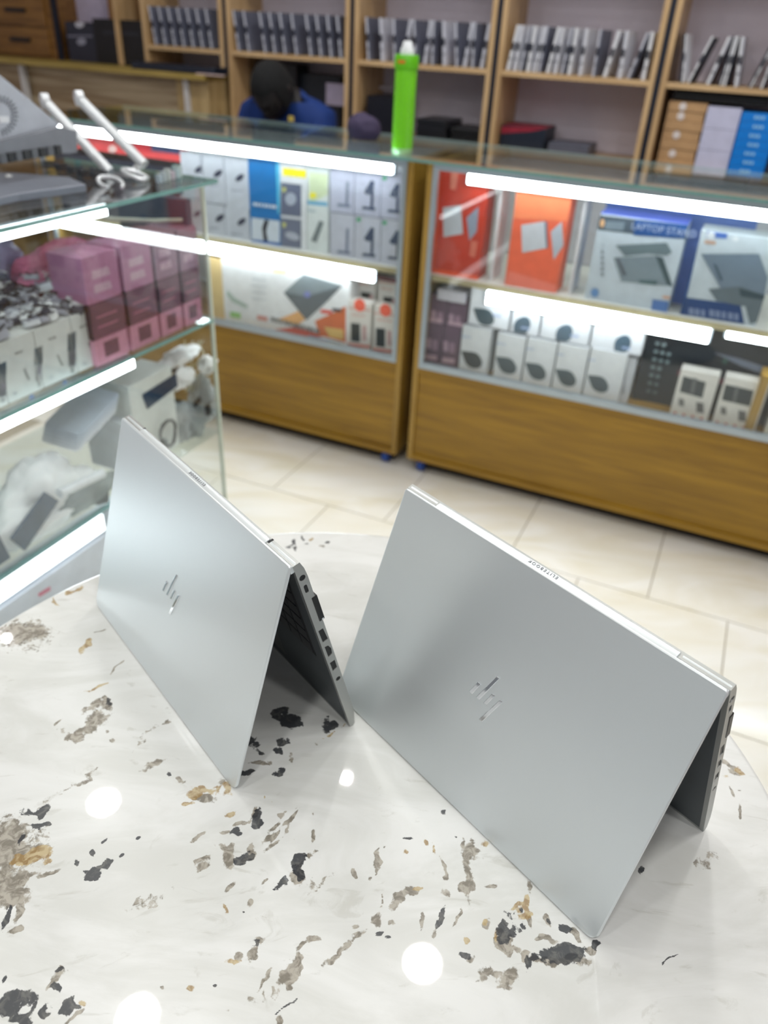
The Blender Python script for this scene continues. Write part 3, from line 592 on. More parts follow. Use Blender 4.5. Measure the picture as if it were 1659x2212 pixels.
# red and blue boxes lying high at the left end
carton('red_box', 'long red box with round white emblems seen through the glass above the near case', 'b', .07, (150, 318), (396, 330), None, .12, (236, 84, 84),
       [(ell(186, 316, 8, 8), (250, 220, 214)), (ell(243, 322, 9, 8), (250, 216, 210)), (R4(270, 302, 325, 322), (226, 50, 60)), (R4(327, 308, 388, 326), (70, 84, 130))]+[([(150, 318), (396, 356), (396, 362), (150, 326)], (248, 150, 120))], z1=onb((160, 290), .07)[2])
carton('blue_box', 'blue and white box at the left end of the long red box', 'b', .07, (112, 316), (149, 290), None, .12, (104, 148, 226), [(R4(112, 308, 149, 314), (238, 110, 120))])
carton('black_slab', 'long dark case lying under the red box', 'b', .07, (118, 395), (392, 366), ZM, .16, (40, 48, 64), [(R4(150, 345, 380, 352), (70, 80, 96))])
# ------------------------------------------------------------------ left unit, lower shelf
carton('laptop_cooler_box', 'wide white box with a dark diamond-shaped cooling pad and orange flames', 'b', .045, (486, 690), (756, 594), ZB, .16, (236, 238, 240),
       [([(590, 712), (640, 706), (663, 712), (700, 726), (668, 738), (620, 730)], (206, 84, 66)), ([(600, 690), (645, 672), (660, 690), (640, 704)], (232, 176, 110)), ([(747, 661), (747, 740), (690, 724), (680, 693), (720, 676)], (214, 108, 56)), ([(700, 706), (742, 712), (742, 734), (712, 728)], (226, 190, 110)),
        ([(613, 632), (656, 592), (740, 617), (706, 652), (662, 692)], (92, 100, 106)), ([(613, 632), (656, 592), (740, 617), (664, 640)], (128, 140, 146)), (ell(664, 636, 7, 7), (126, 134, 196)), (R4(693, 668, 718, 676), (226, 80, 70)), (R4(718, 665, 738, 672), (60, 60, 72)),
        ([(666, 724), (738, 740), (738, 752), (668, 736)], (136, 176, 210)), (R4(498, 672, 520, 684, .2), (150, 206, 120)), (R4(556, 680, 578, 690, .2), (214, 150, 140)), ([(492, 626), (506, 642), (536, 660), (534, 666), (502, 652), (490, 636)], (176, 196, 186)), (R4(590, 580, 620, 588, .1), (244, 224, 170))]
       + dashes(586, 684, 692, 712, 9, (110, 112, 112), 11) + [d for k in range(4) for d in dashes(546, 600+k*14, 578, 604+k*14, 4, (206, 210, 214), 3)])
for i, (x0, x1, yt, yb, off, wh) in enumerate([(766, 812, 590, 660, .12, 'back row, left'), (814, 862, 600, 670, .12, 'back row, right'), (751, 803, 657, 745, .045, 'front row, left'), (805, 861, 668, 756, .045, 'front row, right')]):
    pr = [(R4(x0+2, yt+6, x1-2, yt+10), (216, 176, 166)), (R4(x0+ (7 if i > 1 else 14), yt+40, x0+(27 if i > 1 else 36), yt+80 if i > 1 else yt+62, .12), (14, 22, 26)), (R4(x0+32, yt+46, x0+40, yt+78), (190, 150, 150))] + dashes(x0+10, yt+20, x1-14, yt+24, 4, (214, 170, 160), 4)
    if i > 1: pr.append((R4(x0, yb-5, x1, yb+2, .12), (206, 130, 120)))
    o = carton('phone_case_box', 'small white and orange box with a black window, '+wh+' of four', 'b', off, (x0, yb), (x1, yt), ZB if i > 1 else ZB, .05, (226, 222, 216), pr, group='black-windowed boxes at the right of the lower shelf', z1=None if i > 1 else onb((x0, yt-2), off)[2])
    if i > 1:
        c = onb(((x0+x1)/2, yt), off); q = MB(); q.tube([(c[0], off-.001, c[2]-.004), (c[0], off+.001, c[2]-.004)], .022, M((238, 96, 70), .5), 20); q.build('hang_tab', o)
    else:
        q = MB(); c = onb((x0, yt-4), off); d = onb((x1, yt), off); q.box(c[0], d[0], off-.001, off, c[2]-.012, c[2]+.004, M((104, 30, 44), .5)); q.build('header_card', o)
carton('wooden_block', 'pale board painted as the lit inner cabinet side, left end of lower shelf', 'b', .05, (456, 683), (478, 560), ZB, .3, (222, 196, 140), cat='divider')  # pale colour stands for lit wood on the inner cabinet side
# ------------------------------------------------------------------ right unit, upper shelf
def lapbox(lbl, bl_, tr, P4, prints, side=(('r', (222, 222, 226)),), off=.05, tone=(214, 74, 48)):
    q = kT('b', off); return None
carton('drive_box', 'red-orange carton with a white square device, nearest the wooden post', 'b', .05, (926, 592), (1058, 368), ZM, .09, (200, 58, 36),
       [([(941, 360), (953, 361), (938, 592), (926, 590)], (240, 92, 50)), ([(926, 578), (1040, 596), (1038, 608), (924, 590)], (240, 92, 50)), ([(957, 448), (996, 443), (1000, 505), (958, 512)], (196, 204, 214)), ([(1008, 470), (1034, 446), (1030, 500), (1014, 520)], (150, 160, 180)), ([(974, 372), (990, 374), (984, 410), (972, 408)], (222, 130, 110)), ([(1018, 520), (1032, 522), (1026, 556), (1014, 552)], (220, 120, 100))])
q0 = onb((1060, 605), .05); q1 = onb((1100, 378), .05)
carton('drive_box', 'plain white carton end between the two orange cartons', 'b', .07, (1056, 610), (1090, 382), ZM, .1, (226, 228, 232))
carton('drive_box', 'brighter orange carton with a white square device, right of the white carton end', 'b', .05, (1090, 612), (1236, 418), ZM, .09, (238, 104, 70),
       [([(1107, 405), (1253, 428), (1245, 480), (1098, 470)], (250, 138, 92)), ([(1126, 486), (1176, 478), (1180, 536), (1128, 546)], (206, 212, 220)), ([(1190, 500), (1214, 478), (1218, 530), (1196, 562)], (186, 196, 208)), ([(1100, 585), (1086, 612), (1212, 636), (1216, 618)], (244, 130, 110)), ([(1176, 478), (1182, 480), (1184, 536), (1180, 536)], (110, 124, 146))])
carton('drive_box', 'plain white carton between the orange carton and the blue stand box', 'b', .075, (1226, 640), (1268, 436), ZM, .1, (226, 228, 232))
BLU = (0, 74, 142); LG = (198, 210, 220)
carton('laptop_stand_box', 'blue and grey laptop stand carton with a blue header, left one of two', 'b', .048, (1262, 645), (1487, 486), ZM, .10, LG,
       [([(1293, 464), (1372, 474), (1368, 505), (1287, 496)], (70, 84, 96)), ([(1310, 478), (1350, 480), (1346, 498), (1306, 495)], (124, 140, 152)), (ell(1301, 482, 5, 9, 8), (226, 178, 130)), ([(1372, 474), (1513, 487), (1508, 520), (1368, 508)], BLU), ([(1496, 482), (1515, 486), (1468, 684), (1462, 681)], BLU),
        ([(1330, 530), (1440, 524), (1452, 545), (1440, 552), (1400, 548), (1350, 553)], (104, 122, 130)), ([(1325, 556), (1420, 553), (1462, 620), (1342, 608)], (126, 142, 152)), ([(1416, 552), (1432, 556), (1466, 622), (1440, 614)], (60, 84, 92)), ([(1330, 556), (1338, 558), (1354, 594), (1346, 596)], (84, 92, 104)), ([(1380, 604), (1420, 606), (1418, 616), (1382, 612)], (76, 104, 110)),
        (ell(1285, 632, 9, 10), (100, 146, 200)), ([(1410, 646), (1448, 652), (1444, 676), (1406, 670)], (78, 120, 184)), ([(1432, 638), (1454, 641), (1453, 647), (1431, 644)], (214, 166, 140))] + dashes(1304, 524, 1300, 545, 5, (120, 130, 140), 2) + [(R4(1299, 540+12*k, 1304, 548+12*k), (120, 130, 140)) for k in range(5)],
       side=(('t', (96, 120, 226)),))
carton('laptop_stand_box', 'blue and grey laptop stand carton with a blue foot banner, right one of two', 'b', .048, (1467, 684), (1690, 520), ZM, .10, (196, 208, 216),
       [([(1500, 504), (1514, 500), (1478, 668), (1466, 684)], BLU), ([(1467, 640), (1600, 658), (1608, 700), (1464, 682)], (0, 62, 122)), ([(1530, 492), (1574, 496), (1570, 516), (1526, 512)], (64, 104, 180)), (ell(1536, 508, 9, 8), (220, 226, 232)), (R4(1522, 518, 1546, 526), (196, 160, 140)), (ell(1589, 516, 7, 6), (224, 230, 234)),
        ([(1514, 548), (1640, 548), (1659, 600), (1659, 660), (1560, 630)], (112, 130, 148)), ([(1540, 568), (1548, 572), (1562, 606), (1556, 606)], (50, 78, 98)), ([(1530, 624), (1600, 618), (1659, 640), (1659, 700), (1620, 700), (1610, 662), (1548, 650)], (96, 112, 122)), ([(1596, 622), (1659, 638), (1659, 650), (1600, 640)], (46, 72, 84))]
       + dashes(1488, 664, 1528, 670, 15, (128, 146, 184), 3) + dashes(1532, 668, 1600, 678, 15, (128, 146, 184), 5))
carton('flat_box', 'flat carton with a pink and blue top lying behind the two blue stand cartons', 'b', .155, (1295, 520), (1640, 470), ZM, .12, (110, 140, 214), side=(('t', (230, 140, 130)),))
me = text_mesh('LAPTOP STAND', .026, .0002, 1.05); me.materials.append(M((176, 192, 224), .5))
to = bpy.data.objects.new('lettering', me); COL.objects.link(to)
lb = [o for o in COL.objects if o.name.startswith('laptop_stand_box')][0]
c = onb((1434, 494), .048); po = lb['_o']; to.parent = lb; to.location = (c[0]-po[0], .0474-po[1]-.0012, c[2]-po[2]-.004); to.rotation_euler = (PI/2, 0, 0); to.scale = (.92, 1, 1)
# ------------------------------------------------------------------ right unit, lower shelf
MV = (104, 78, 98)
for j, (x0, x1, yt, yb) in enumerate([(915, 950, 700, 779), (952, 988, 706, 786), (926, 962, 640, 700), (964, 1005, 648, 708)]):
    carton('wrapped_box', 'mauve film-wrapped small box, %s row, %s of its pair, beside the wooden post' % (('lower' if j < 2 else 'upper'), 'left' if j % 2 == 0 else 'right'), 'b', .06 if j < 2 else .065, (x0, yb), (x1, yt), ZB if j < 2 else onb((x0, 700 if j == 2 else 706), .06)[2]+.001, .08, MV, xb=True, prints=
           [(R4(x0+6, yt+30, x0+16, yt+52), (178, 148, 166)), (R4(x0+20, yt+34, x0+30, yt+56), (160, 128, 148)), (R4(x0+3, yb-14, x1-6, yb-4), (196, 164, 180))], group='mauve wrapped boxes on the lower shelf')
carton('flat_box', 'small flat white box lying on the mauve wrapped boxes', 'b', .05, (944, 646), (1006, 634), None, .06, (206, 204, 214))
up = [(1010, 1098, 632, 708, 1044, 682, 225, 'a'), (1100, 1160, 650, 735, 1125, 708, 125, 'b'), (1162, 1266, 668, 752, 1216, 725, 130, 'c'), (1268, 1378, 690, 778, 1342, 748, 135, 'd')]
lo = [(990, 1052, 712, 800, 1018, 775), (1064, 1124, 727, 815, 1092, 787), (1126, 1189, 738, 828, 1156, 800), (1191, 1256, 750, 840, 1221, 814), (1258, 1336, 762, 852, 1291, 827)]
LEAF = (58, 76, 84)
ltops = []
for j, (x0, x1, yt, yb, cx_, cy_) in enumerate(lo):
    o = carton('mouse_box', 'white box with dark leaf-shaped mouse, lower row, %s from the left' % ORD[j], 'b', .045, (x0, yb), (x1-2, yt), ZB, .09, (218, 222, 226), xb=True, prints=
               [(drop(cx_, cy_, 27, 17, 38), LEAF if j else (30, 42, 46))] + dashes(x0+8, yt+12, x0+30, yt+15, 4, (170, 184, 208), 3), group='white mouse boxes, lower row')
    ltops.append(onb((x1, yt), .045)[2])
zt = sum(ltops)/len(ltops)
for j, (x0, x1, yt, yb, cx_, cy_, rot, _) in enumerate(up):
    rot = 38 if j == 0 else -55
    a_, b_ = onb((x0, yb), .055)[0], onb((x1, yt), .055)[0]
    carton('mouse_box', 'white box with dark leaf-shaped mouse, upper row, %s from the left' % ORD[j], 'b', .052, (x0, yb), (x1-2, yt), max(ltops)+.0008, .09, (222, 226, 232), xb=True, prints=
           [(drop(cx_, cy_, 27, 18, rot), (70, 92, 108) if j else LEAF)] + dashes(x1-34, yb-30, x1-14, yb-27, 5, (160, 178, 214), 2), group='white mouse boxes, upper row')
carton('mouse_box', 'white mouse box turned to show its plain grey-striped side, beside the black carton', 'b', .07, (1338, 858), (1376, 775), ZB, .08, (200, 204, 210), [(R4(1342, 782, 1348, 850), (150, 154, 162))])
icons = []
for k in range(7):
    for i in range(3 if k in (1, 2) else 2):
        icons.append((ell(1420+i*14-k*3.2, 742+k*17+i*3, 5, 4), (150-12*k, 170-12*k, 176-12*k)))
carton('keyboard_box', 'large black carton with small white icons behind the two windowed boxes', 'b', .12, (1362, 868), (1720, 738), ZB, .10, (16, 28, 38), icons+[([(1540, 760), (1600, 775), (1659, 795), (1659, 812), (1600, 790)], (104, 112, 128)), (ell(1566, 780, 6, 6), (40, 80, 70))])
for j, (x0, x1, yt, yb) in enumerate([(1444, 1533, 798, 900), (1535, 1636, 816, 920)]):
    w_ = x1-x0; s = .19
    o = carton('earphone_box', 'white box with divided dark window and red dots, %s of two by the black carton' % ('left' if j == 0 else 'right'), 'b', .045, (x0, yb), (x1-8, yt+8), ZB, .05, (218, 216, 210), xb=True, prints=
           [([(x0+32, yt+14), (x1-8, yt+28), (x1-16, yt+62), (x0+24, yt+48)], (46, 56, 60)), ([(x0+54, yt+18), (x0+62, yt+20), (x0+54, yt+54), (x0+46, yt+52)], (96, 98, 102)), (R4(x0+22, yt+62, x0+34, yt+78, s), (110, 110, 108)), (R4(x0+60, yt+70, x0+76, yt+92, s), (96, 96, 96))]
           + [(ell(x0+14+k*19, yb-8+k*4, 3.2, 3.2), (196, 74, 78)) for k in range(4)], group='windowed white boxes on the lower shelf')
    c = onb((x0+20, yt+4), .045); d = onb((x1-2, yt+4), .045); q = MB(); q.box(c[0], d[0], .050, .054, onb((x0, yt+8), .045)[2]-.003, onb((x0, yt), .045)[2]+.001, M((92, 44, 54), .5)); q.build('header_card', o)
carton('wooden_block', 'upright yellow wooden divider at the right of the windowed boxes', 'b', .03, (1628, 925), (1646, 810), ZB, .08, WOODV, cat='divider')
carton('white_box', 'plain white box at the right end of the lower shelf, past the wooden divider', 'b', .05, (1650, 935), (1740, 850), ZB, .06, (222, 222, 214))
# ------------------------------------------------------------------ things on the far counter
cc = (-.041, .077, ZT)
can = empty('spray_can', cc, 'tall bright green spray can with a white nozzle on the far counter top', 'spray can')
LIME = M((112, 206, 0), .32, coat=.6, var=.03); LIM2 = M((96, 186, 8), .35)
MB().lathe(cc, [(.0315, .0), (.0325, .002), (.0325, .014)], M((170, 216, 160), .3, .3), 36).build('base_rim', can, smooth=True)
MB().lathe(cc, [(.0325, .014), (.0325, .19), (.0325, .222), (.030, .232)], LIME, 36).build('body', can, smooth=True)
MB().lathe(cc, [(.0355, .226), (.0358, .230), (.0358, .258), (.033, .262)], LIM2, 36).build('collar', can, smooth=True)
MB().lathe(cc, [(.0200, .262), (.0195, .276), (.0150, .282), (.0135, .292), (.0100, .296)], WHITE, 28).build('nozzle', can, smooth=True)
MB().box(cc[0]-.012, cc[0]+.010, cc[1]-.0362, cc[1]-.0358, .240+ZT, .248+ZT, M((222, 120, 40), .4)).build('label_mark', can)
def blob(name, c, r, mat, label, cat, seed=0, amp=.25, sub=4, sq=(1, 1, 1), group=None, parent=None, flat=True, fine=3.):
    bm = bmesh.new(); bmesh.ops.create_icosphere(bm, subdivisions=sub, radius=1)
    for v in bm.verts:
        p = v.co*1.3+Vector((seed*3.1, seed*1.7, seed))
        n1 = noise.noise(p); n2 = abs(noise.noise(p*fine)); n3 = abs(noise.noise(p*fine*2.3))
        f = 1+amp*(n1*1.2-n2*1.0-n3*.5); v.co = Vector((v.co.x*r*sq[0]*f, v.co.y*r*sq[1]*f, v.co.z*r*sq[2]*f))
        if flat and v.co.z < -r*sq[2]*.62: v.co.z = -r*sq[2]*.62
    lo_ = min(v.co.z for v in bm.verts)
    for v in bm.verts: v.co.z -= lo_
    me = bpy.data.meshes.new(name); bm.to_mesh(me); bm.free(); me.materials.append(mat)
    for p in me.polygons: p.use_smooth = True
    o = bpy.data.objects.new(name, me); COL.objects.link(o)
    if parent:
        po = parent['_o']; o.parent = parent; o.location = (c[0]-po[0], c[1]-po[1], c[2]-po[2])
    else: o.location = S(*c); o.rotation_euler = (0, 0, YAW); o['_o'] = tuple(c); tag(o, label, cat, group)
    return o
c = onz((785, 300), ZT)
blob('cloth_bundle', (c[0], min(c[1], .43), ZT), .055, M((58, 48, 78), .8, bump=.4), 'dark purple rounded bundle on the far counter, left of the green can', 'bundle', 2, .12, sq=(1.1, .9, .9))
# ================================================================== BACK SHELVES
SB, SD = 1.30, .30
CENT = [-2.20, -1.519, -.838, -.157, .524, 1.205, 1.886]
GAPM = M((16, 22, 40), .5)
BACKM = M((222, 214, 228), .6, var=.08, scale=4)
shelf_names = ['far left', 'left', 'second from the left', 'middle', 'right', 'far right']
pos_lbl = ['tall oak shelf bay above the pale wooden desk, with black printers', 'tall oak shelf bay behind the seated person', 'tall oak shelf bay directly behind the green spray can', 'tall oak shelf bay right of the can, nearly empty below', 'tall oak shelf bay with kraft and blue boxes', 'tall oak shelf bay at the right border of the photo']
for i in range(6):
    a0, a1 = CENT[i]+.012, CENT[i+1]-.012
    z_lo = .355 if i == 0 else FLOOR
    t = empty('shelf_unit', ((a0+a1)/2, SB+SD/2, z_lo), pos_lbl[i], 'shelf', 'row of oak shelf units along the back wall')
    for x in (a0, a1-.022): MB().box(x, x+.022, SB, SB+SD, z_lo, 1.35, OAKV).build('side_board', t, bevel=.001)
    MB().box(a0+.022, a1-.022, SB+SD-.008, SB+SD, z_lo, 1.35, BACKM).build('back_panel', t)
    lv = [.455, .86, 1.25] if i == 0 else [-.72, -.42, -.14, .150, .455, .86, 1.25]
    for z in lv: MB().box(a0+.022 if not (i == 0 and z == .455) else -1.995, a1-.022, SB+.002, SB+SD-.009, z-.020, z, OAK).build('shelf_board', t, bevel=.001)
    if i == 0: MB().box(-2.015, -1.995, SB+.002, SB+SD-.009, .355, .86-.02, OAKV).build('divider_board', t)
for c_ in CENT[1:]:
    tag(MB().box(c_-.0115, c_+.0115, SB+.006, SB+.02, (.356 if c_ == CENT[1] else FLOOR), 1.35, GAPM).build('dark_strip'), 'navy strip as the shaded gap between bays, '+{-1.519: 'at the right end of the desk', -.838: 'left of the green can', -.157: 'right of the green can', .524: 'left of the kraft boxes', 1.205: 'outside the right border'}.get(c_, 'farthest right, out of frame'), 'strip')  # dark strips stand in for the shade between neighbouring bays
# standing laptops: prototype and copies
LAPW, LAPH, LAPD = .0135, .165, .22
GRS = [M((212, 214, 226), .45, .1), M((112, 116, 134), .45, .2), M((236, 238, 244), .45, .05), M((36, 40, 54), .5, .1)]
protos = {}
def standing(key, a, lean, label, group, z=.455, bfront=SB+.012, h=1.0):
    sm, dm = key
    if key not in protos:
        t = empty('shelved_laptop', (0, 0, 0), 'x', 'laptop')
        MB().box(-LAPW/2, .0005, 0, LAPD, 0, LAPH, GRS[sm], ch=.0015).build('lid', t, bevel=.0008)
        MB().box(.0010, LAPW/2, .001, LAPD, 0.0008, LAPH-.001, GRS[dm], ch=.0015).build('base', t, bevel=.0008)
        MB().box(-LAPW/2+.001, LAPW/2-.001, -.0006, .0004, LAPH*.25, LAPH*.27, GRS[3]).build('port', t)
        MB().box(-LAPW/2+.001, LAPW/2-.001, -.0006, .0004, LAPH*.45, LAPH*.62, GRS[3]).build('vent', t)
        protos[key] = t; o = t
    else: o = copy_tree(protos[key])
    la = math.radians(lean); drop_ = LAPW/2*abs(math.sin(la))
    o.location = S(a, bfront, z+drop_+.0002); o.rotation_euler = (Matrix.Rotation(YAW, 4, 'Z') @ Matrix.Rotation(la, 4, 'Y')).to_euler(); o.scale = (1, 1, h)
    o['label'] = label; o['group'] = group; o['category'] = 'laptop'
    return o
bays = [
    ('the bay over the desk', [(337+ k*20, -8) for k in range(7)], [(0, 1)], (98, 96)),
    ('the bay over the person', [(516, -8), (538, -8), (573, -9), (594, -9), (616, -9), (641, -9), (672, -9), (694, -9), (716, -8), (737, -8)], [(0, 1)], None),
    ('the bay behind the can', [(797, -6), (826, -6), (854, -5), (872, 8), (900, -8), (917, 10), (935, -6), (960, -6), (988, -7), (1003, 13), (1022, -8), (1040, 8)], [(0, 1), (0, 0)], None),
    ('the bay right of the can', [(1098, 12), (1112, 0), (1126, 13), (1141, -2), (1154, 12), (1166, 0), (1184, 14), (1199, -3), (1216, 8), (1230, 0), (1254, 0), (1284, 0), (1307, 10), (1339, 0), (1360, 16), (1391, 0)], [(2, 2), (0, 2), (0, 1)], None),
    ('the bay over the kraft boxes', [(1474, -9), (1490, 18), (1530, 15), (1556, 14), (1568, -4), (1592, -12), (1620, 16), (1648, 14), (1668, -8)], [(3, 2), (2, 3), (2, 0)], None)]
for bi, (nm, lst, keys, _) in enumerate(bays):
    lim0, lim1 = CENT[bi]+.012+.022+.010, CENT[bi+1]-.012-.022-.010
    if bi == 0: lim0 = -1.995+.010
    bs, tp = [], []
    for (px, lean) in lst:
        y0 = 96 if bi == 0 else (103+(px-497)*.07 if px < 760 else (117+(px-775)*.085 if px < 1060 else (140+(px-1088)*.078 if px < 1420 else 170+(px-1440)*.09)))
        a = onb((px, y0-4), SB+.012)[0]; bs.append(a); tp.append(a+LAPH*math.sin(math.radians(lean)))
    for it in range(200):
        for ar in (bs, tp):
            for k in range(len(ar)-1):
                g_ = .0152-(ar[k+1]-ar[k])
                if g_ > 0: ar[k] -= g_/2; ar[k+1] += g_/2
            for k in range(len(ar)): ar[k] = min(max(ar[k], lim0+k*.0152), lim1-(len(ar)-1-k)*.0152)
    for k in range(len(lst)):
        a = bs[k]; lean = math.degrees(math.asin((tp[k]-a)/LAPH))
        w_ = 'upright' if abs(lean) < 4 else ('leaning left' if lean < 0 else 'leaning right')
        standing(keys[k % len(keys)], a, lean, 'grey laptop on edge, %s, %s from left, %s' % (w_, ORD[k] if k < 15 else 'last', nm), 'laptops stood on edge in '+nm)
# lower compartments
def sbox(name, label, bl_, tr, off, z0, depth, col, prints=(), **kw): return carton(name, label, 'b', off, bl_, tr, z0, depth, col, prints, **kw)
for k in range(5):
    z = .1505+k*.018; p, q = onb((895, 300), 1.33), onb((962, 300), 1.33)
    tag(MB().box(p[0]+.002*(k % 2), q[0]-.003*(k % 3), 1.335+.003*(k % 2), 1.55, z, z+.0165, DARK, ch=.004).build('stacked_laptop', bevel=.001), 'closed black laptop in the flat stack right of the green can, %s from the bottom' % ORD[k], 'laptop', 'flat stack of black laptops right of the can')
for k in range(3):
    z = .1505+k*.022; p, q = onb((968, 300), 1.33), onb((1044, 310), 1.33)
    tag(MB().box(p[0]+.004*(k % 2), q[0]-.006*k, 1.34+.004*(k % 2), 1.56, z, z+.020, BLACK, ch=.006).build('black_folder', bevel=.002), 'thick black folder in the low stack beside the laptop stack, %s from the bottom' % ORD[k], 'folder', 'low stack of black folders')
sbox('black_box', 'large matt black box at the left of the bay behind the green can', (790, 300), (858, 212), 1.34, .1505, .2, (20, 22, 34))
sbox('white_card', 'white paper card lying high behind the black box', (800, 205), (850, 188), 1.545, .330, .02, (214, 208, 220), cat='card')
sbox('black_block', 'large black block on the shelf behind the head of the seated person', (556, 262), (640, 140), 1.42, .1505, .12, (14, 18, 28), cat='bag')  # plain dark block filling the bay behind the head
sbox('dark_block', 'slate-dark block on the shelf right of the seated person', (644, 268), (735, 165), 1.46, .1505, .10, (26, 34, 46), cat='bag')  # second dark block filling the same bay
sbox('paper_pack', 'white paper pack in the dark bay behind the seated person', (704, 226), (744, 182), 1.44, None, .018, (196, 190, 222), cat='paper')
tag(MB().box(-.82, -.70, 1.36, 1.38, .16, .165, DARK).build('spare_card'), 'thin dark card on the shelf behind the can', 'card') if False else None
sbox('black_block', 'black bag with a red top edge at the left of the low bay', (1078, 322), (1180, 278), 1.36, .1505, .18, (24, 34, 52), [([(1078, 272), (1180, 272), (1150, 284), (1078, 288)], (150, 34, 56))], cat='bag', side=(('t', (150, 34, 56)),))
sbox('grey_tablet', 'flat grey tablet lying beside the black bag', (1182, 330), (1272, 316), 1.36, .1505, .18, (88, 92, 108), cat='tablet', bev=.002)
# kraft, lilac and blue boxes
p0, p1, p2, p3 = [onb((x, y), 1.33)[0] for x, y in ((1420, 340), (1500, 350), (1572, 360), (1650, 370))]
for k in range(7):
    z = .1505+k*.0345
    tag(MB().box(p0, p1-.002-.004*(k % 2), 1.33+.003*(k % 2), 1.50, z, z+.0335, M((188, 150, 108), .7, var=.1)).build('kraft_box', bevel=.001), 'flat brown kraft box in the right bay, %s from the bottom of its stack' % ORD[k], 'box', 'stack of kraft boxes')
    o = bpy.data.objects[[o.name for o in COL.objects if o.name.startswith('kraft_box')][-1]]
    if k in (1, 3, 5, 6):
        x = p0+.055; q = MB(); q.tube([(x, 1.3285+.003*(k % 2), z+.017), (x, 1.3295+.003*(k % 2), z+.017)], .0145, M((226, 218, 216), .5), 18); q.build('round_label', o)
for k in range(3):
    z = .1505+k*.078
    tag(MB().box(p1+.002, p2-.002, 1.33, 1.50, z, z+.077, M((204, 206, 234), .5)).build('lilac_box', bevel=.001), 'pale lilac box between the kraft and blue boxes, %s from the bottom' % ORD[k], 'box', 'stack of lilac boxes')
for k in range(7):
    z = .1505+k*.0320
    o = tag(MB().box(p2+.002, p3, 1.325, 1.50, z, z+.031, M((0, 132, 232), .4)).build('blue_box', bevel=.001), 'bright blue box in the stack at the right, %s from the bottom' % ORD[k], 'box', 'stack of bright blue boxes')
    q = MB(); x = (p2+p3)/2+.004*(k % 2)
    for d in range(3): q.box(x-.02+d*.014, x-.010+d*.014, 1.3242, 1.3248, z+.010, z+.021, M((150, 206, 246), .5))
    q.build('printed_mark', o)
tag(MB().box(p3+.006, CENT[5]-.036, 1.35, 1.5, .1505, .34, M((52, 60, 84), .5)).build('dark_box'), 'dark slate box right of the bright blue stack', 'box')
tag(MB().box(p0+.01, p3-.05, 1.36, 1.52, .396, .425, BLACK).build('black_slab'), 'black slab as the shaded gap above the boxes under the right shelf', 'case')  # black slab put in for the dark gap over the stacks
# ------------------------------------------------------------------ desk at the left and things on it
DZ = .352
dk = empty('desk', (-2.4, 1.4, FLOOR), 'pale wooden desk with two white legs in front of the back shelves, left', 'desk')
MB().box(-3.2, -1.535, 1.13, 1.62, DZ-.024, DZ, wood('desk_top_wood', (150, 128, 58), (182, 158, 88), 'x')).build('desktop', dk, bevel=.002)
MB().box(-3.18, -1.74, 1.20, 1.215, -.30, DZ-.024, DESKW).build('front_panel', dk)
MB().box(-1.73, -1.54, 1.17, 1.60, FLOOR, DZ-.024, DESKV).build('side_cabinet', dk)
for px in (56, 405):
    a = onb((px, 190), 1.17)[0]; MB().box(a-.014, a+.014, 1.155, 1.183, FLOOR, DZ-.024, M((206, 204, 204), .4)).build('leg', dk)
MB().box(-3.19, -3.15, 1.17, 1.60, FLOOR, DZ-.024, DESKV).build('side_panel', dk)
cb = empty('drawer_cabinet', (-2.95, 1.45, DZ), 'brown wooden drawer cabinet with a dark handle standing on the desk, far left', 'cabinet')
ca0, ca1 = -3.2, onb((112, 60), 1.30)[0]
MB().box(ca0, ca1, 1.305, 1.6, DZ, .95, BROWN).build('body', cb)
for z in (DZ+.015, DZ+.150, DZ+.285, DZ+.42):
    d = MB().box(ca0+.03, ca1-.03, 1.292, 1.3045, z, z+.125, BROWN).build('drawer', cb, bevel=.002)
    MB().box((ca0+ca1)/2+.0, (ca0+ca1)/2+.14, 1.278, 1.2915, z+.060, z+.078, BLACK).build('handle', d, bevel=.002)
tag(MB().box(ca1+.004, ca1+.03, 1.31, 1.33, DZ, 1.3, GAPM).build('dark_strip'), 'black upright post between the drawer cabinet and the printers', 'strip')
sbox('printer', 'black printer standing on the desk under the lilac paper', (210, 122), (312, 46), 1.32, DZ+.001, .15, (14, 15, 20), [(R4(222, 66, 300, 74, .05), (34, 36, 46))], cat='printer')
sbox('scanner', 'dark scanner with silver buttons left of the black printer', (150, 118), (206, 50), 1.33, DZ+.001, .15, (40, 42, 58), [(ell(172, 52, 10, 8), (200, 200, 214)), (ell(176, 90, 10, 8), (150, 152, 172)), (R4(145, 76, 200, 80, 0), (120, 120, 140))], cat='scanner')
sbox('paper_pack', 'pale lilac paper sheets standing on the shelf above the black printer', (160, 44), (232, -30), 1.50, .4555, .05, (206, 196, 222), cat='paper')
sbox('kraft_box', 'plain brown box beside the lilac paper on the small top shelf', (236, 40), (318, -30), 1.48, .4555, .08, (176, 124, 68))
tag(MB().box(onb((292, 140), 1.2)[0], onb((470, 140), 1.2)[0], 1.16, 1.295, DZ+.0005, DZ+.03, M((20, 30, 48), .4), ch=.012).build('closed_laptop', bevel=.003), 'closed dark navy laptop lying flat on the right of the desk', 'laptop')
tag(MB().box(onb((420, 150), 1.2)[0]+.05, onb((486, 150), 1.2)[0]+.03, 1.14, 1.158, DZ+.0005, DZ+.006, M((214, 190, 186), .5)).build('paper_note'), 'small pale paper note at the right front edge of the desk', 'paper')
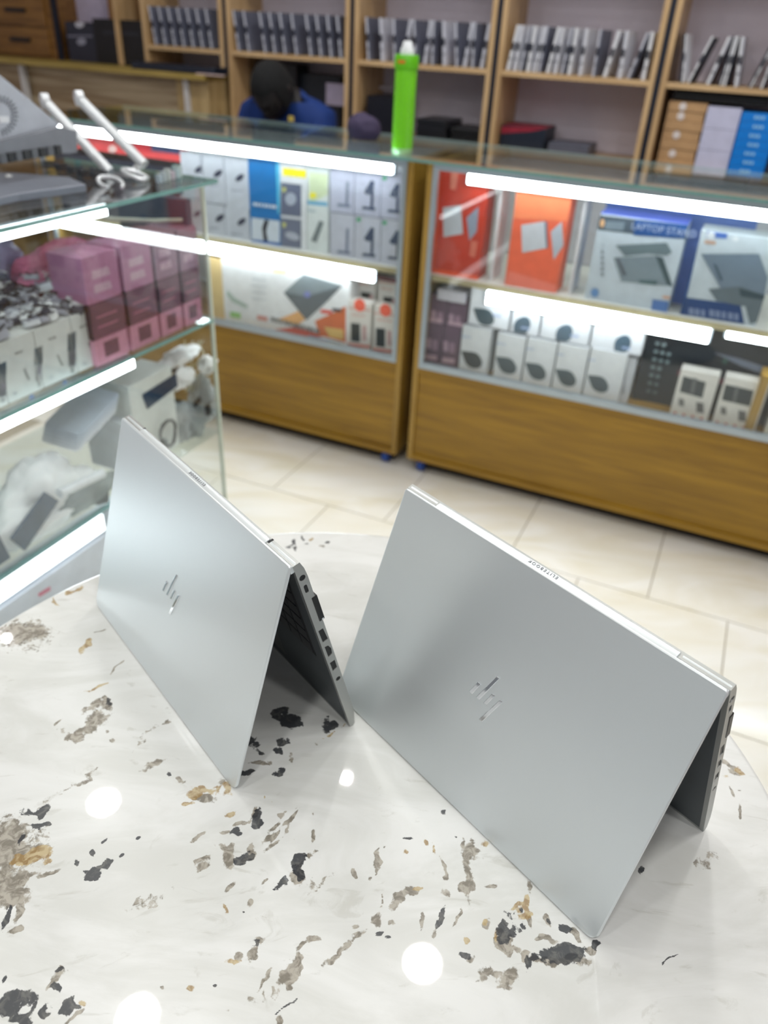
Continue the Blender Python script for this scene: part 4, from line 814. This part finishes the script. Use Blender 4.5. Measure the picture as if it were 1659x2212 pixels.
# ================================================================== PERSON behind the far counter
def skin_mesh(name, verts, edges, radii, mat, sub=2, root=0):
    me = bpy.data.meshes.new(name); me.from_pydata([tuple(S(*v)-S(PO[0], PO[1], 0)-Vector((0, 0, PO[2]))) for v in verts], edges, [])
    o = bpy.data.objects.new(name, me); COL.objects.link(o); o.modifiers.new('s', 'SKIN')
    for i, r_ in enumerate(radii):
        sv = me.skin_vertices[0].data[i]; sv.radius = (r_, r_) if not isinstance(r_, tuple) else r_; sv.use_root = (i == root)
    md = o.modifiers.new('u', 'SUBSURF'); md.levels = sub; md.render_levels = sub
    dg = bpy.context.evaluated_depsgraph_get(); dg.update(); m2 = bpy.data.meshes.new_from_object(o.evaluated_get(dg)); m2.materials.clear(); m2.materials.append(mat)
    for p in m2.polygons: p.use_smooth = True
    o.modifiers.clear(); o.data = m2; o.parent = PER; return o
pu = -.95; PO = (pu, .86, FLOOR)
PER = bpy.data.objects.new('person', None); COL.objects.link(PER); PER.location = S(*PO)
tag(PER, 'person in a dark blue shirt seated behind the far counter, head bowed deeply', 'person')
SK = M((24, 20, 22), .6); SHIRT = M((0, 44, 112), .8, bump=.2); TROU = M((22, 24, 34), .8); HAIR = M((5, 6, 9), .9, bump=.6, scale=200)
h = onb((588, 196), .70); hx, hz = h[0], h[2]
sx = onb((606, 200), .80)[0]
V = [(sx, .98, -.33), (sx, .95, -.10), (sx+.01, .90, .10), (sx+.01, .84, .27), ((sx+hx)/2, .79, .335), (hx, .73, .36),      # pelvis, waist, chest, upper back, neck, skull base
     (sx-.155, .84, .235), (sx-.21, .78, .03), (sx-.16, .60, .02), (sx-.10, .56, .03),                     # left arm
     (sx+.165, .84, .235), (sx+.215, .78, .02), (sx+.16, .60, .02), (sx+.10, .56, .03),                    # right arm
     (sx-.10, .95, -.36), (sx-.12, .62, -.32), (sx-.12, .66, -.74), (sx-.13, .56, -.775), (sx+.10, .95, -.36), (sx+.12, .62, -.32), (sx+.12, .66, -.74), (sx+.13, .56, -.775)]
Ed = [(0, 1), (1, 2), (2, 3), (3, 4), (4, 5), (3, 6), (6, 7), (7, 8), (8, 9), (3, 10), (10, 11), (11, 12), (12, 13), (0, 14), (14, 15), (15, 16), (16, 17), (0, 18), (18, 19), (19, 20), (20, 21)]
Rd = [.12, .115, .125, .10, .052, .05, .055, .042, .032, .026, .055, .042, .032, .026, .085, .06, .042, .028, .085, .06, .042, .028]
body = skin_mesh('body', V, Ed, Rd, SK)
def fingers(wrist, sgn):
    for k in range(4):
        x = wrist[0]+(k-1.5)*.017*1.0; ln_ = (.062, .074, .078, .066)[k]
        vs = [(x, wrist[1]-.035, wrist[2]), (x, wrist[1]-.035-ln_*.5, wrist[2]-.006), (x, wrist[1]-.035-ln_*.8, wrist[2]-.022)]
        skin_mesh('finger', vs, [(0, 1), (1, 2)], [.0095, .0085, .007], SK, 1)
    vs = [(wrist[0]-sgn*.02, wrist[1]-.012, wrist[2]), (wrist[0]-sgn*.045, wrist[1]-.03, wrist[2]-.004), (wrist[0]-sgn*.052, wrist[1]-.055, wrist[2]-.01)]
    skin_mesh('thumb', vs, [(0, 1), (1, 2)], [.011, .0095, .008], SK, 1)
for s_, v_ in ((-1, V[9]), (1, V[13])):
    skin_mesh('palm', [(v_[0], v_[1]+.01, v_[2]), (v_[0], v_[1]-.03, v_[2])], [(0, 1)], [(.034, .015), (.040, .013)], SK, 2); fingers(v_, s_)
SV = [V[0], V[1], V[2], V[3], (V[6][0], V[6][1], V[6][2]), V[7], tuple((V[7][i]*.55+V[8][i]*.45) for i in range(3)), V[10], V[11], tuple((V[11][i]*.55+V[12][i]*.45) for i in range(3)), ((sx+hx)/2, .80, .325)]
skin_mesh('shirt', SV, [(0, 1), (1, 2), (2, 3), (3, 4), (4, 5), (5, 6), (3, 7), (7, 8), (8, 9), (3, 10)], [.135, .135, .150, .125, .082, .066, .056, .082, .066, .056, .062], SHIRT)
skin_mesh('trousers', [V[0]]+V[14:17]+V[18:21], [(0, 1), (1, 2), (2, 3), (0, 4), (4, 5), (5, 6)], [.13, .098, .072, .056, .098, .072, .056], TROU)
def headmesh():
    bm = bmesh.new(); bmesh.ops.create_icosphere(bm, subdivisions=5, radius=1)
    for v in bm.verts:
        x, y, z = v.co; w_ = .074*(1-.22*max(0, -z)**1.5); d_ = .094; hh = .112
        f = 0
        if y < -.5: # face side: brow, sockets, nose, mouth, chin
            f += .010*math.exp(-((z-.22)/.10)**2)*math.exp(-(x/.6)**2)
            for s_ in (-1, 1): f -= .012*math.exp(-((x-s_*.38)/.17)**2-((z-.05)/.12)**2)
            f += .024*math.exp(-(x/.13)**2)*max(0, 1-abs(z+.15)/.28)
            f += .007*math.exp(-(x/.3)**2-((z+.48)/.08)**2)+.006*math.exp(-(x/.3)**2-((z+.80)/.12)**2)
        v.co = Vector((x*w_, y*d_-f, z*hh))
    for s_ in (-1, 1):
        r_ = bmesh.ops.create_icosphere(bm, subdivisions=2, radius=1)
        for v in r_['verts']: v.co = Vector((s_*.076+v.co.x*.008, .008+v.co.y*.017, v.co.z*.030))
    return bm
tilt = Matrix.Translation(S(hx, .705, hz)-S(PO[0], PO[1], 0)-Vector((0, 0, FLOOR))) @ Matrix.Rotation(YAW, 4, 'Z') @ Matrix.Rotation(math.radians(48), 4, 'X')
def place(bm, name, mat):
    bm.transform(tilt); me = bpy.data.meshes.new(name); bm.to_mesh(me); bm.free(); me.materials.append(mat)
    for p in me.polygons: p.use_smooth = True
    o = bpy.data.objects.new(name, me); COL.objects.link(o); o.parent = PER; return o
hd = place(headmesh(), 'head', SK)
bm = bmesh.new(); bmesh.ops.create_icosphere(bm, subdivisions=5, radius=1)
dead = [v for v in bm.verts if (v.co.y < -.55 and v.co.z < .52) or v.co.z < -.35]
bmesh.ops.delete(bm, geom=dead, context='VERTS')
for v in bm.verts:
    n1 = noise.noise(v.co*14)*.003; v.co = Vector((v.co.x*(.080+n1), v.co.y*(.100+n1), v.co.z*(.120+n1)))
place(bm, 'hair', HAIR)
for s_ in (-1, 1):
    bm = bmesh.new(); bmesh.ops.create_uvsphere(bm, u_segments=12, v_segments=8, radius=.010)
    for v in bm.verts: v.co += Vector((s_*.029, -.078, .006))
    place(bm, 'eye', M((34, 32, 34), .3))
bm = bmesh.new(); bmesh.ops.create_icosphere(bm, subdivisions=2, radius=1)
for v in bm.verts: v.co = Vector((v.co.x*.022, -.086+v.co.y*.006, -.054+v.co.z*.005))
place(bm, 'mouth', M((60, 34, 34), .5))
lg = onb((632, 256), .70)
q = MB(); q.box(-.012, .012, -.002, .002, -.010, .010, M((214, 190, 90), .5)); me = q.mesh('shirt_emblem'); o = bpy.data.objects.new('shirt_emblem', me); COL.objects.link(o); o.parent = PER
o.location = S(lg[0], .688, lg[2])-S(PO[0], PO[1], 0)-Vector((0, 0, FLOOR)); o.rotation_euler = (0, 0, YAW)
stl = empty('stool', (sx, .98, FLOOR), 'round stool under the seated person behind the far counter', 'stool')
MB().lathe((sx, .98, FLOOR), [(.15, .295), (.16, .30), (.16, .315), (.15, .320)], BLACK, 32).build('seat', stl)
for k in range(4):
    an = PI/4+k*PI/2; MB().tube([(sx+.12*math.cos(an), .98+.12*math.sin(an), FLOOR+.30), (sx+.16*math.cos(an), .98+.16*math.sin(an), FLOOR)], .010, ALU).build('leg', stl)
# ================================================================== NEAR GLASS CASE (left)
CA = -.215; CE = -.71; CB0 = -2.15; CDEP = .44
nc = empty('glass_case', (CA-CDEP/2, -1.4, FLOOR), 'near glass display case at the left edge, lit inside, full of white packets', 'display case')
WALU = M((214, 222, 228), .35, .5)
MB().box(CA-.005, CA, CB0, CE-.006, -.74, ZT-.010, GLASS).build('front_pane', nc)
MB().box(CA-CDEP, CA-.006, CE-.005, CE, -.74, ZT-.010, GLASS).build('end_pane', nc)
MB().box(CA-.007, CA+.001, CE-.007, CE+.001, -.74, ZT-.010, M((196, 206, 190), .2)).build('corner_bead', nc)
MB().box(CA-CDEP, CA-.001, CB0, CE, FLOOR, -.741, WALU).build('base_infill', nc)
MB().box(CA-CDEP, CA-.0065, CB0, CE-.007, ZM-.0075, ZM, GTOP).build('glass_shelf', nc)
MB().box(CA-.0062, CA+.0012, CB0, CE-.001, ZM-.0065, ZM-.001, GEDGE).build('shelf_edge', nc)
MB().box(CA-CDEP, CA-.0065, CB0, CE-.007, -.4105, -.403, GTOP).build('glass_shelf', nc)
MB().box(CA-.0062, CA+.0022, CB0, CE-.30, -.4110, -.403, M((120, 160, 160), .2)).build('shelf_edge', nc)
for (y1, z0_, h_, dx) in ((-1.02, .226, .024, .02), (-1.00, -.118, .028, .02), (-1.18, -.470, .045, .014)):
    MB().box(CA-dx-.020, CA-dx-.002, CB0, y1, z0_, z0_+h_, WALU).build('light_rail', nc)
    MB().box(CA-dx-.0015, CA-dx+.003, CB0, y1-.004, z0_+.001, z0_+h_-.001, LEDB if z0_ < -.3 else LEDN).build('light_strip', nc)
MB().box(CA-CDEP, CA-.006, CB0, CB0+.005, -.74, ZT-.010, GLASS).build('end_pane', nc)
MB().box(CA-CDEP-.006, CA-CDEP, CB0, CE-.40, -.40, -.09, M((216, 222, 228), .6)).build('back_panel', nc)
go = tag(MB().box(CA-CDEP-.012, CA+.022, CB0-.01, CE+.022, ZT-.0085, ZT, GTOP).build('glass_countertop'), 'thick clear glass top of the near case, with laptop stand and cables on it', 'glass top')
MB().box(CA+.0222, CA+.0245, CB0-.01, CE+.0245, ZT-.0085, ZT, GEDGE).build('green_edge', go)
MB().box(CA-CDEP-.012, CA+.0222, CE+.0222, CE+.0245, ZT-.0085, ZT, M((150, 190, 184), .2)).build('green_edge', go)
# ------------------------------------------------------------------ on the middle shelf: cable cartons in front
FX = CA-.035
WB = (206, 208, 206)
for j, (x0, x1, bx, ox) in enumerate([(-58, 21, 5, -60), (22, 96, 83, 0), (97, 171, 155, 0), (172, 250, 222, 0)]):
    yt0 = 755-(x0)*.37; yb = 888-(x0)*.47; yt1 = 755-(x1)*.37
    by = {5: 822, 83: 788, 155: 757, 222: 731}[bx]
    pr = [([(bx-9, by-34), (bx+9, by-42), (bx+9, by-4), (bx-9, by+2)], (42, 78, 100)), ([(bx-9, by+2), (bx+9, by-4), (bx+8, by+34), (bx-7, by+36)], (112, 116, 134)), (ell(bx+2, by+14, 5, 9), (190, 186, 204)), (ell(bx+1, by+42, 4, 6), (120, 128, 132)),
          ([(bx-33, by+10), (bx-29, by+8), (bx-18, by+32), (bx-22, by+34)], (90, 100, 98)), (ell(bx+28, by+28, 5, 4), (150, 156, 168)), (ell(bx-14, by+72, 6, 8), (98, 130, 190))] + dashes(bx-50, yt0+25 if j == 0 else by-26, bx-32, by-33, 5, (130, 128, 130), 2)
    carton('cable_carton', 'white carton with a phone picture on the near case shelf, %s from the right' % ORD[3-j], 'a', FX, (x0, yb), (x1-.6, 888-x1*.47), ZM+.0005, .11, WB, pr, group='white phone-cable cartons in a row', z1=.043, clip=False)
yA, yB = ona((-58, 900), FX)[1], ona((250, 770), FX)[1]
for k in range(3):   # rows of cartons behind, carrying the heap
    x1_ = FX-.112-k*.075
    tag(MB().box(x1_-.072, x1_, yA, yB-.004*k, ZM+.0005, .036-.002*k, M(WB, .5)).build('cable_carton', bevel=.001), 'long plain white carton under the heap of small packs, %s row back' % ORD[k+1], 'box', 'plain cartons under the heap')
packs = []
for v in range(4):
    q = MB(); c0, c1 = [((232, 234, 236), (60, 62, 76)), ((70, 72, 88), (210, 212, 216)), ((220, 224, 230), (150, 152, 166)), ((168, 170, 182), (40, 42, 54))][v]
    q.box(-.016, .016, -.011, .011, 0, .010, M(c0, .4), ch=.004); q.box(-.009, .006, -.006, .004, .010, .0112, M(c1, .4), ch=.002)
    q.tube([(-.016+.032*(k/10), .012*math.sin(k*.9+v), .0118+.003*math.sin(k)) for k in range(11)], .0016, M(c1, .4), 6)
    packs.append(q.mesh('cable_pack'))
random.seed(11)
for k in range(120):
    a = FX-.012-random.random()*.28; bb = yA+.02+random.random()*(yB-yA-.03); hgt = .046+max(0, .075*math.exp(-((a-(FX-.19))/.09)**2))*random.random()
    o = bpy.data.objects.new('cable_pack', packs[k % 4]); COL.objects.link(o); o.location = S(a, bb, hgt)
    o.rotation_euler = (random.uniform(-.35, .35), random.uniform(-.35, .35), random.random()*6.28); s_ = random.uniform(.9, 1.5); o.scale = (s_, s_, s_)
    tag(o, ['white cable pack with a dark mark in the heap on the cartons', 'dark slate cable pack with a white mark in the heap on the cartons', 'white cable pack with a pale grey mark in the heap on the cartons', 'mid-grey cable pack with a black mark in the heap on the cartons'][k % 4], 'cable pack', 'heap of cable packs, '+['white with dark mark', 'slate with white mark', 'white with grey mark', 'grey with black mark'][k % 4])
# pink wrapped stacks
PINK = film('pink_film', (232, 144, 176), .18, .3); PINKD = film('pink_bag', (232, 130, 170), .68, .3)
random.seed(5)
cols = [(206, 282, 545, 768), (284, 348, 530, 742), (350, 398, 520, 722), (400, 440, 516, 704)]
for j, (x0, x1, yt, yb) in enumerate(cols):
    f_ = CA-.022; b0 = ona((x0, yb), f_)[1]; b1 = ona((x1, yb), f_)[1]-.003
    if j and b0 < pb+.004: b0 = pb+.004
    pb = b1
    t = empty('pink_wrapped_stack', (f_-.05, (b0+b1)/2, ZM), 'pink-wrapped stack of small dark boxes, %s from the left, near case' % ORD[j], 'boxes', 'pink-wrapped stacks in the near case')
    hs = [(.0, .058, (208, 150, 172)), (.060, .135, (62, 38, 56)), (.137, .235, (140, 112, 132) if j > 1 else (176, 120, 156))]
    for (h0, h1, c_) in hs:
        q = MB(); q.box(f_-.095, f_, b0+.002, b1, ZM+.001+h0, ZM+h1, M(c_, .45))
        mid = (b0+b1)/2; w_ = (b1-b0)*.22
        if h0 == 0: q.poly([(f_+.0006, mid-w_, ZM+h0+.014), (f_+.0006, mid+w_, ZM+h0+.014), (f_+.0006, mid+w_, ZM+h1-.010), (f_+.0006, mid-w_, ZM+h1-.010)], M((70, 44, 60), .5))
        elif h0 < .1:
            for z in (.022, .044): q.poly([(f_+.0006, mid-w_*1.4, ZM+h0+z), (f_+.0006, mid+w_*1.4, ZM+h0+z), (f_+.0006, mid+w_*1.4, ZM+h0+z+.004), (f_+.0006, mid-w_*1.4, ZM+h0+z+.004)], M((170, 110, 130), .5))
        else:
            for z in (.02, .05): q.poly([(f_+.0006, mid-w_*1.2, ZM+h0+z), (f_+.0006, mid+w_*1.2, ZM+h0+z), (f_+.0006, mid+w_*1.0, ZM+h0+z+.018), (f_+.0006, mid-w_*1.1, ZM+h0+z+.018)], M((202, 176, 192), .5))
        q.build('small_box', t)
    q = MB(); n1, n2 = 10, 14     # crinkled film sheet over front and top
    gr = []
    for iy in range(n2+1):
        rw = []
        for ix in range(n1+1):
            y = b0+(b1-b0)*ix/n1; s_ = iy/n2
            if s_ < .75: z = ZM+.002+.240*s_/.75; a = f_+.005+.004*noise.noise(Vector((y*40, z*40, j)))
            else: z = ZM+.242+.006*noise.noise(Vector((y*50, s_*9, j))); a = f_+.004-.10*(s_-.75)/.25
            rw.append((a, y, z+(.016*math.exp(-((ix/n1-.3)*3)**2) if .7 < s_ < .9 and j < 2 else 0)))
        gr.append(rw)
    for iy in range(n2):
        for ix in range(n1): q.poly([gr[iy][ix], gr[iy][ix+1], gr[iy+1][ix+1], gr[iy+1][ix]], PINK)
    q.build('pink_film', t, smooth=True)
c = ona((120, 600), -.42); blob('pink_bag', (-.40, c[1], .045), .085, PINKD, 'crumpled pink plastic bag behind the heap in the near case', 'plastic bag', 4, .4, sq=(.7, 1.6, .8), fine=2.5)
c = ona((20, 560), -.44); blob('lilac_bag', (-.47, c[1]-.02, .045), .08, film('lilac_film', (190, 186, 226), .75), 'crumpled lilac and white plastic bag at the far left above the cartons', 'plastic bag', 6, .35, sq=(.7, 1.2, 1.0))
# dark board and white cable seen at the back under the top
carton('dark_board', 'dark slate-blue panel standing behind the pink stacks under the near glass top', 'b', -.745, (262, 505), (400, 425), ZM+.0005, .02, (50, 66, 90), cat='panel', z1=.215)
p = [ona((285, 445), -.30), ona((310, 465), -.30), ona((350, 475), -.30), ona((400, 500), -.26)]
q = MB(); q.tube([(-.36, -.93, .20), (-.35, -.90, .185), (-.34, -.86, .178), (-.30, -.80, .170), (-.26, -.745, .168)], .0045, M((190, 192, 176), .5), 8)
tag(q.build('white_cable'), 'pale cable hanging from the near glass top above the pink stacks', 'cable')
# ------------------------------------------------------------------ lower shelf of the case
LZ = -.4025
CLEAR = film('clear_bag', (214, 222, 224), .55, .15); WBAG = M((248, 250, 252), .35, bump=.5, scale=12); GBAG = film('grey_bag', (170, 184, 184), .6, .2)
def lblob(name, px, a, r, mat, label, seed, z=LZ, **kw):
    c = ona(px, a); return blob(name, (a, c[1], z), r, mat, label, 'plastic bag', seed, **kw)
lblob('white_bag', (60, 960), -.31, .085, WBAG, 'big puffy white plastic bag low in the near case, left', 11, amp=.22, sq=(.75, 1.25, 1.1))
lblob('white_bag', (20, 1080), -.285, .055, WBAG, 'white plastic bag lying before the big puffy one at the left edge', 12, amp=.2, sq=(.7, 1.3, .9))
lblob('white_bag', (150, 950), -.30, .06, WBAG, 'white plastic bag in the middle beside the folded sheets', 13, amp=.25, sq=(.8, 1.1, .8))
lblob('clear_bag', (400, 960), -.285, .055, CLEAR, 'clear crinkled bag of grey parts at the case corner, low', 14, amp=.45, sq=(.8, 1.0, 1.1))
lblob('clear_bag', (440, 890), -.29, .060, CLEAR, 'tall clear crinkled bag against the end glass', 15, amp=.45, sq=(.7, .75, 1.5))
lblob('clear_bag', (430, 1010), -.262, .040, GBAG, 'small grey bubble-wrap bag lowest at the case corner', 16, amp=.4, sq=(.8, 1.0, .8))
lblob('grey_bag', (190, 1110), -.262, .050, GBAG, 'grey-green translucent bag along the shelf front', 17, amp=.3, sq=(.5, 2.2, .7))
lblob('grey_bag', (330, 1010), -.275, .045, GBAG, 'crumpled grey bag behind the left laptop top corner', 18, amp=.4, sq=(.8, 1.3, .8))
lblob('clear_bag', (452, 950), -.27, .034, CLEAR, 'small clear bag pressed against the end glass, middle height', 21, z=-.33, amp=.5, sq=(.8, .9, 1.2), sub=4)
lblob('white_bag', (398, 880), -.275, .036, WBAG, 'small white crumpled bag between the navy-windowed carton and the clear bags', 22, z=-.255, amp=.5, sq=(.6, 1.1, 1.0))
lblob('white_bag', (452, 815), -.262, .030, WBAG, 'small white bag topmost in the corner heap near the end glass', 23, z=-.245, amp=.5, sq=(.7, 1.0, 1.0))
lblob('white_bag', (110, 1130), -.255, .036, WBAG, 'flat white packet on the lower glass shelf beside the slate wallet', 24, amp=.3, sq=(.45, 2.0, .7))
c = ona((390, 800), -.28); q = MB()
blob('white_sleeve', (-.29, c[1]+.01, -.19), .040, WBAG, 'white padded sleeve lying over the boxes near the end glass', 'sleeve', 19, .3, sq=(.9, 2.0, .5))
# white box with a navy window
b0 = ona((300, 1000), -.262)[1]; b1 = ona((388, 960), -.262)[1]
o = tag(MB().box(-.36, -.262, b0, b1, LZ, -.175, M((222, 226, 222), .5)).build('tablet_carton', bevel=.001), 'tall white carton with a navy window under the near case middle shelf', 'box')
q = MB(); w0 = [ona(p, -.2612) for p in ((306, 853), (318, 884), (384, 834), (380, 806))]; q.poly([(-.2608, y, z) for _, y, z in w0], M((24, 58, 88), .3)); q.build('window', o)
# folded sheets
for k in range(5):
    c = ona((190, 905), -.30); z = -.245+k*.008
    q = MB(); T = lambda p, k=k: (-.33+p[0], c[1]+p[1]+.004*k, z+p[2]+.035*p[1]/.1)
    q.box(-.055, .060, -.075, .070, 0, .0035, M((232-9*k, 236-7*k, 242-5*k), .4), T, ch=.008)
    tag(q.build('folded_sheet', bevel=.001), 'folded white paper sheet in the tilted pile in the near case, %s from the bottom' % ORD[k], 'paper', 'tilted pile of folded sheets')
tag(MB().box(-.39, -.27, onz((190, 900), -.3)[1]-.05, onz((190, 900), -.3)[1]+.09, LZ, -.262, M((214, 220, 226), .5)).build('support_box'), 'white box carrying the tilted pile of folded sheets', 'box')
# dark wallets leaning on the glass
def slab(px4, a, th, mat, name, label, cat):
    k = [ona(p, a) for p in px4]; q = MB(); q.prism([(a-th, y, z) for _, y, z in k][::-1], [(a, y, z) for _, y, z in k][::-1], mat)
    return tag(q.build(name, bevel=.001), label, cat)
SLATE = M((84, 100, 120), .4)
slab([(26, 1165), (55, 1190), (128, 1082), (100, 1064)], -.236, .008, SLATE, 'dark_wallet', 'slate-blue oblong wallet leaning by the front glass, low left', 'wallet')
slab([(-10, 1140), (24, 1205), (-14, 1232), (-40, 1180)], -.236, .008, SLATE, 'dark_wallet', 'slate-blue wallet cut by the left edge of the photo', 'wallet')
slab([(206, 1070), (236, 1050), (236, 1085), (212, 1092)], -.25, .01, M((56, 66, 80), .4), 'dark_pouch', 'small dark pouch beside the left laptop lid edge', 'pouch')
q = MB(); p, r_ = ona((128, 1066), -.232), ona((222, 1022), -.232); q.tube([(-.232, p[1], p[2]), (-.232, r_[1], r_[2])], .011, WHITE, 14)
tag(q.build('white_tube', smooth=True), 'short white tube lying across the packets by the front glass', 'tube')
# hanging wires near the end glass, curled black cable
for k, (x0, x1) in enumerate([(398, 392), (412, 420), (426, 432), (438, 446)]):
    p, r_ = ona((x0, 735), -.30), ona((x1, 850), -.28); q = MB()
    q.tube([(-.30+.01*math.sin(t_*2+k), p[1]+(r_[1]-p[1])*t_/8, min(p[2], ZM-.012)+(r_[2]-p[2])*t_/8) for t_ in range(9)], .0024, M((206, 200, 168), .5), 6)
    tag(q.build('hanging_wire'), 'pale wire hanging below the middle shelf near the end glass, %s from the left' % ORD[k], 'wire', 'pale hanging wires')
q = MB(); c = ona((365, 935), -.245)
q.tube([(-.246+.004*math.sin(t_), c[1]+.030*math.cos(t_*.55), c[2]+.036*math.sin(t_*.55)) for t_ in range(24)], .0034, M((60, 64, 70), .5), 7)
tag(q.build('coiled_cable'), 'dark coiled cable against the case front behind the left laptop', 'cable')
for k, (px, sz, rot) in enumerate([((425, 868), (.030, .012), .3), ((448, 885), (.02, .03), .1), ((375, 800), (.018, .010), 0.)]):
    c = ona(px, -.24); T = lambda p, c=c, rot=rot: (-.242+p[0], c[1]+p[1]*math.cos(rot)-p[2]*math.sin(rot), c[2]+p[1]*math.sin(rot)+p[2]*math.cos(rot))
    tag(MB().box(0, .008, -sz[0]/2, sz[0]/2, -sz[1]/2, sz[1]/2, DARK, T, ch=.002).build('black_charger', bevel=.001), 'small black charger among the clear bags, '+['under the white sleeve', 'beside the end glass', 'topmost, on the white sleeve'][k], 'charger')
# bottom: long printed carton behind the glass next to the table
zf = -.56
f2 = CA-.012
pr = [([(82, 1282), (108, 1266), (109, 1275), (84, 1290)], (214, 108, 142))] + dashes(96, 1312, 180, 1262, 8, (150, 160, 176), 8) + dashes(170, 1268, 212, 1240, 6, (178, 188, 196), 4)
y0_, y1_ = CB0+.02, ona((300, 1170), f2)[1]
q = MB(); q.box(f2-.10, f2, y0_, y1_, -.7405, -.485, M((216, 222, 234), .4))
for k, (pts, rc) in enumerate(pr): q.poly([(f2+.0006+.0001*k, ona(p, f2)[1], ona(p, f2)[2]) for p in pts], M(rc, .4))
tag(q.build('charger_carton', bevel=.001), 'long white carton with a pink mark and grey lettering, lowest in the near case', 'box')
# ------------------------------------------------------------------ on top of the near case
t = empty('propped_laptop', (-.45, -1.0, ZT), 'grey laptop propped on a stand at the top left, its underside vents showing', 'laptop')
GL = M((178, 184, 194), .5, .1); GD = M((128, 132, 140), .5, .1)
ap = -.47
def onslab(px): return ona(px, ap)
pts = [(-40, 130), (20, 178), (128, 268), (128, 272), (60, 298), (-60, 320)]
k_ = [onslab(p) for p in pts]; q = MB(); q.prism([(ap-.014, y, z) for _, y, z in k_], [(ap, y, z) for _, y, z in k_], GL); q.build('underside', t, bevel=.001)
for i in range(14):
    an = -1.5+i*.22; cx_, cy_ = -2, 250
    p = onslab((cx_+26*math.cos(an), cy_+30*math.sin(an))); r_ = onslab((cx_+40*math.cos(an), cy_+44*math.sin(an)))
    q = MB(); q.tube([(ap+.0005, p[1], p[2]), (ap+.0005, r_[1], r_[2])], .0012, M((52, 56, 62), .5), 6); q.build('vent_slot', t)
for i in range(3):
    p = onslab((2+7*i, 258)); q = MB(); q.box(ap-.001, ap+.0012, p[1]-.004, p[1]+.003, p[2]-.006, p[2]+.006, WHITE); q.build('printed_letter', t)
pts = [(-60, 322), (128, 274), (165, 282), (166, 330), (60, 338), (-60, 360)]
k_ = [ona(p, ap+.012) for p in pts]; k_ = [(a, y, max(z, ZT+.004)) for a, y, z in k_]
q = MB(); q.prism([(ap+.002, y, z) for _, y, z in k_], [(ap+.014, y, z) for _, y, z in k_], GD); q.build('rear_edge', t, bevel=.001)
for i in range(8):
    p = ona((8+i*17, 330-i*2.5), ap+.02); z = max(p[2]-.02, ZT+.001); q = MB(); q.box(ap+.005, ap+.02, p[1]-.010, p[1]+.006, z, z+.018, BLACK if i % 2 else M((90, 94, 100), .4)); q.build('side_port', t)
# flat grey slab
k_ = [onz(p, ZT+.016) for p in ((-60, 440), (40, 418), (186, 398), (150, 382), (20, 372), (-60, 376))]
k_ = [(a, min(b, CE-.01), ZT) for a, b, _ in k_]
q = MB(); q.prism([(a, b, ZT+.0006) for a, b, _ in k_], [(a, b, ZT+.016) for a, b, _ in k_], M((122, 128, 140), .4, .3))
tag(q.build('flat_laptop', bevel=.002), 'closed grey laptop lying flat on the near glass top at the left edge', 'laptop')
# silver stand with two arms and curled rods
st = empty('laptop_stand', (-.42, -.80, ZT), 'silver folding laptop stand with two raised arms on the near glass top', 'laptop stand')
def arm(p0, p1, b_, w_=.010):
    a, c = onb(p0, b_), onb(p1, b_); q = MB(); q.tube([a, tuple((a[i]*.5+c[i]*.5) for i in range(3)), c], w_, SILVER, 10); q.build('arm', st, bevel=0, smooth=True)
    q = MB(); q.tube([tuple(Vector(c)+Vector((-.004, -.006, 0))), tuple(Vector(c)+Vector((.004, .008, 0)))], w_*1.35, SILVER, 12); q.build('arm_pad', st, smooth=True)
arm((238, 372), (96, 218), -.80, .0125); arm((312, 356), (170, 212), -.74, .0125)
for i, (px, r_) in enumerate([((245, 388), .03), ((300, 372), .035)]):
    c = onz(px, ZT+.02); q = MB(); q.tube([(c[0]+r_*math.cos(t_*.45+i), c[1]*1.0+.6*r_*math.sin(t_*.45+i)-.01, ZT+.008+.016*abs(math.sin(t_*.3))) for t_ in range(12)], .0042, SILVER, 8); q.build('curved_rod', st, smooth=True)
q = MB(); c = onz((275, 385), ZT); q.box(c[0]-.05, c[0]+.04, c[1]-.02, min(c[1]+.02, CE), ZT+.0006, ZT+.006, M((120, 124, 130), .3, .6)); q.build('base_plate', st, bevel=.001)
for k, (px, s_) in enumerate([((272, 366), .016), ((338, 352), .016), ((20, 385), .02)]):
    c = onz(px, ZT+.012); blob('plug', (c[0], min(c[1], CE-.02), ZT+.0005), s_*.6, M((206, 208, 208), .4), 'small white plug on the near glass top, '+['beside the stand foot', 'right of the stand', 'at the left edge'][k], 'plug', 30+k, .1, sub=3)
for k in range(9):
    c = onz((345+k*9, 385-k*2.5), ZT+.01); x, y = c[0], min(c[1], CE-.012)
    tag(MB().box(x-.006, x+.006, y-.008, y+.004, ZT+.0006, ZT+.018+.004*(k % 3), M((150+9*(k % 4), 164+6*(k % 3), 174), .4)).build('cable_reel', bevel=.001), 'tiny grey packet in the row right of the stand, %s from the left' % ORD[k], 'packet', 'row of tiny grey packets on the near glass top')
for k in range(5):
    c = onz((110+k*26, 356+k*5), ZT+.012); c = (c[0], min(c[1], CE-.02), c[2]); q = MB()
    q.tube([(c[0]+.020*math.cos(t_*.8+k), c[1]+.014*math.sin(t_*.8+k), ZT+.004+.0010*t_) for t_ in range(15)], .0030, M((42, 46, 54), .5), 6)
    tag(q.build('dark_cable'), 'dark coiled cable on the near glass top, %s from the left' % ORD[k], 'cable', 'dark coiled cables on the near glass top')
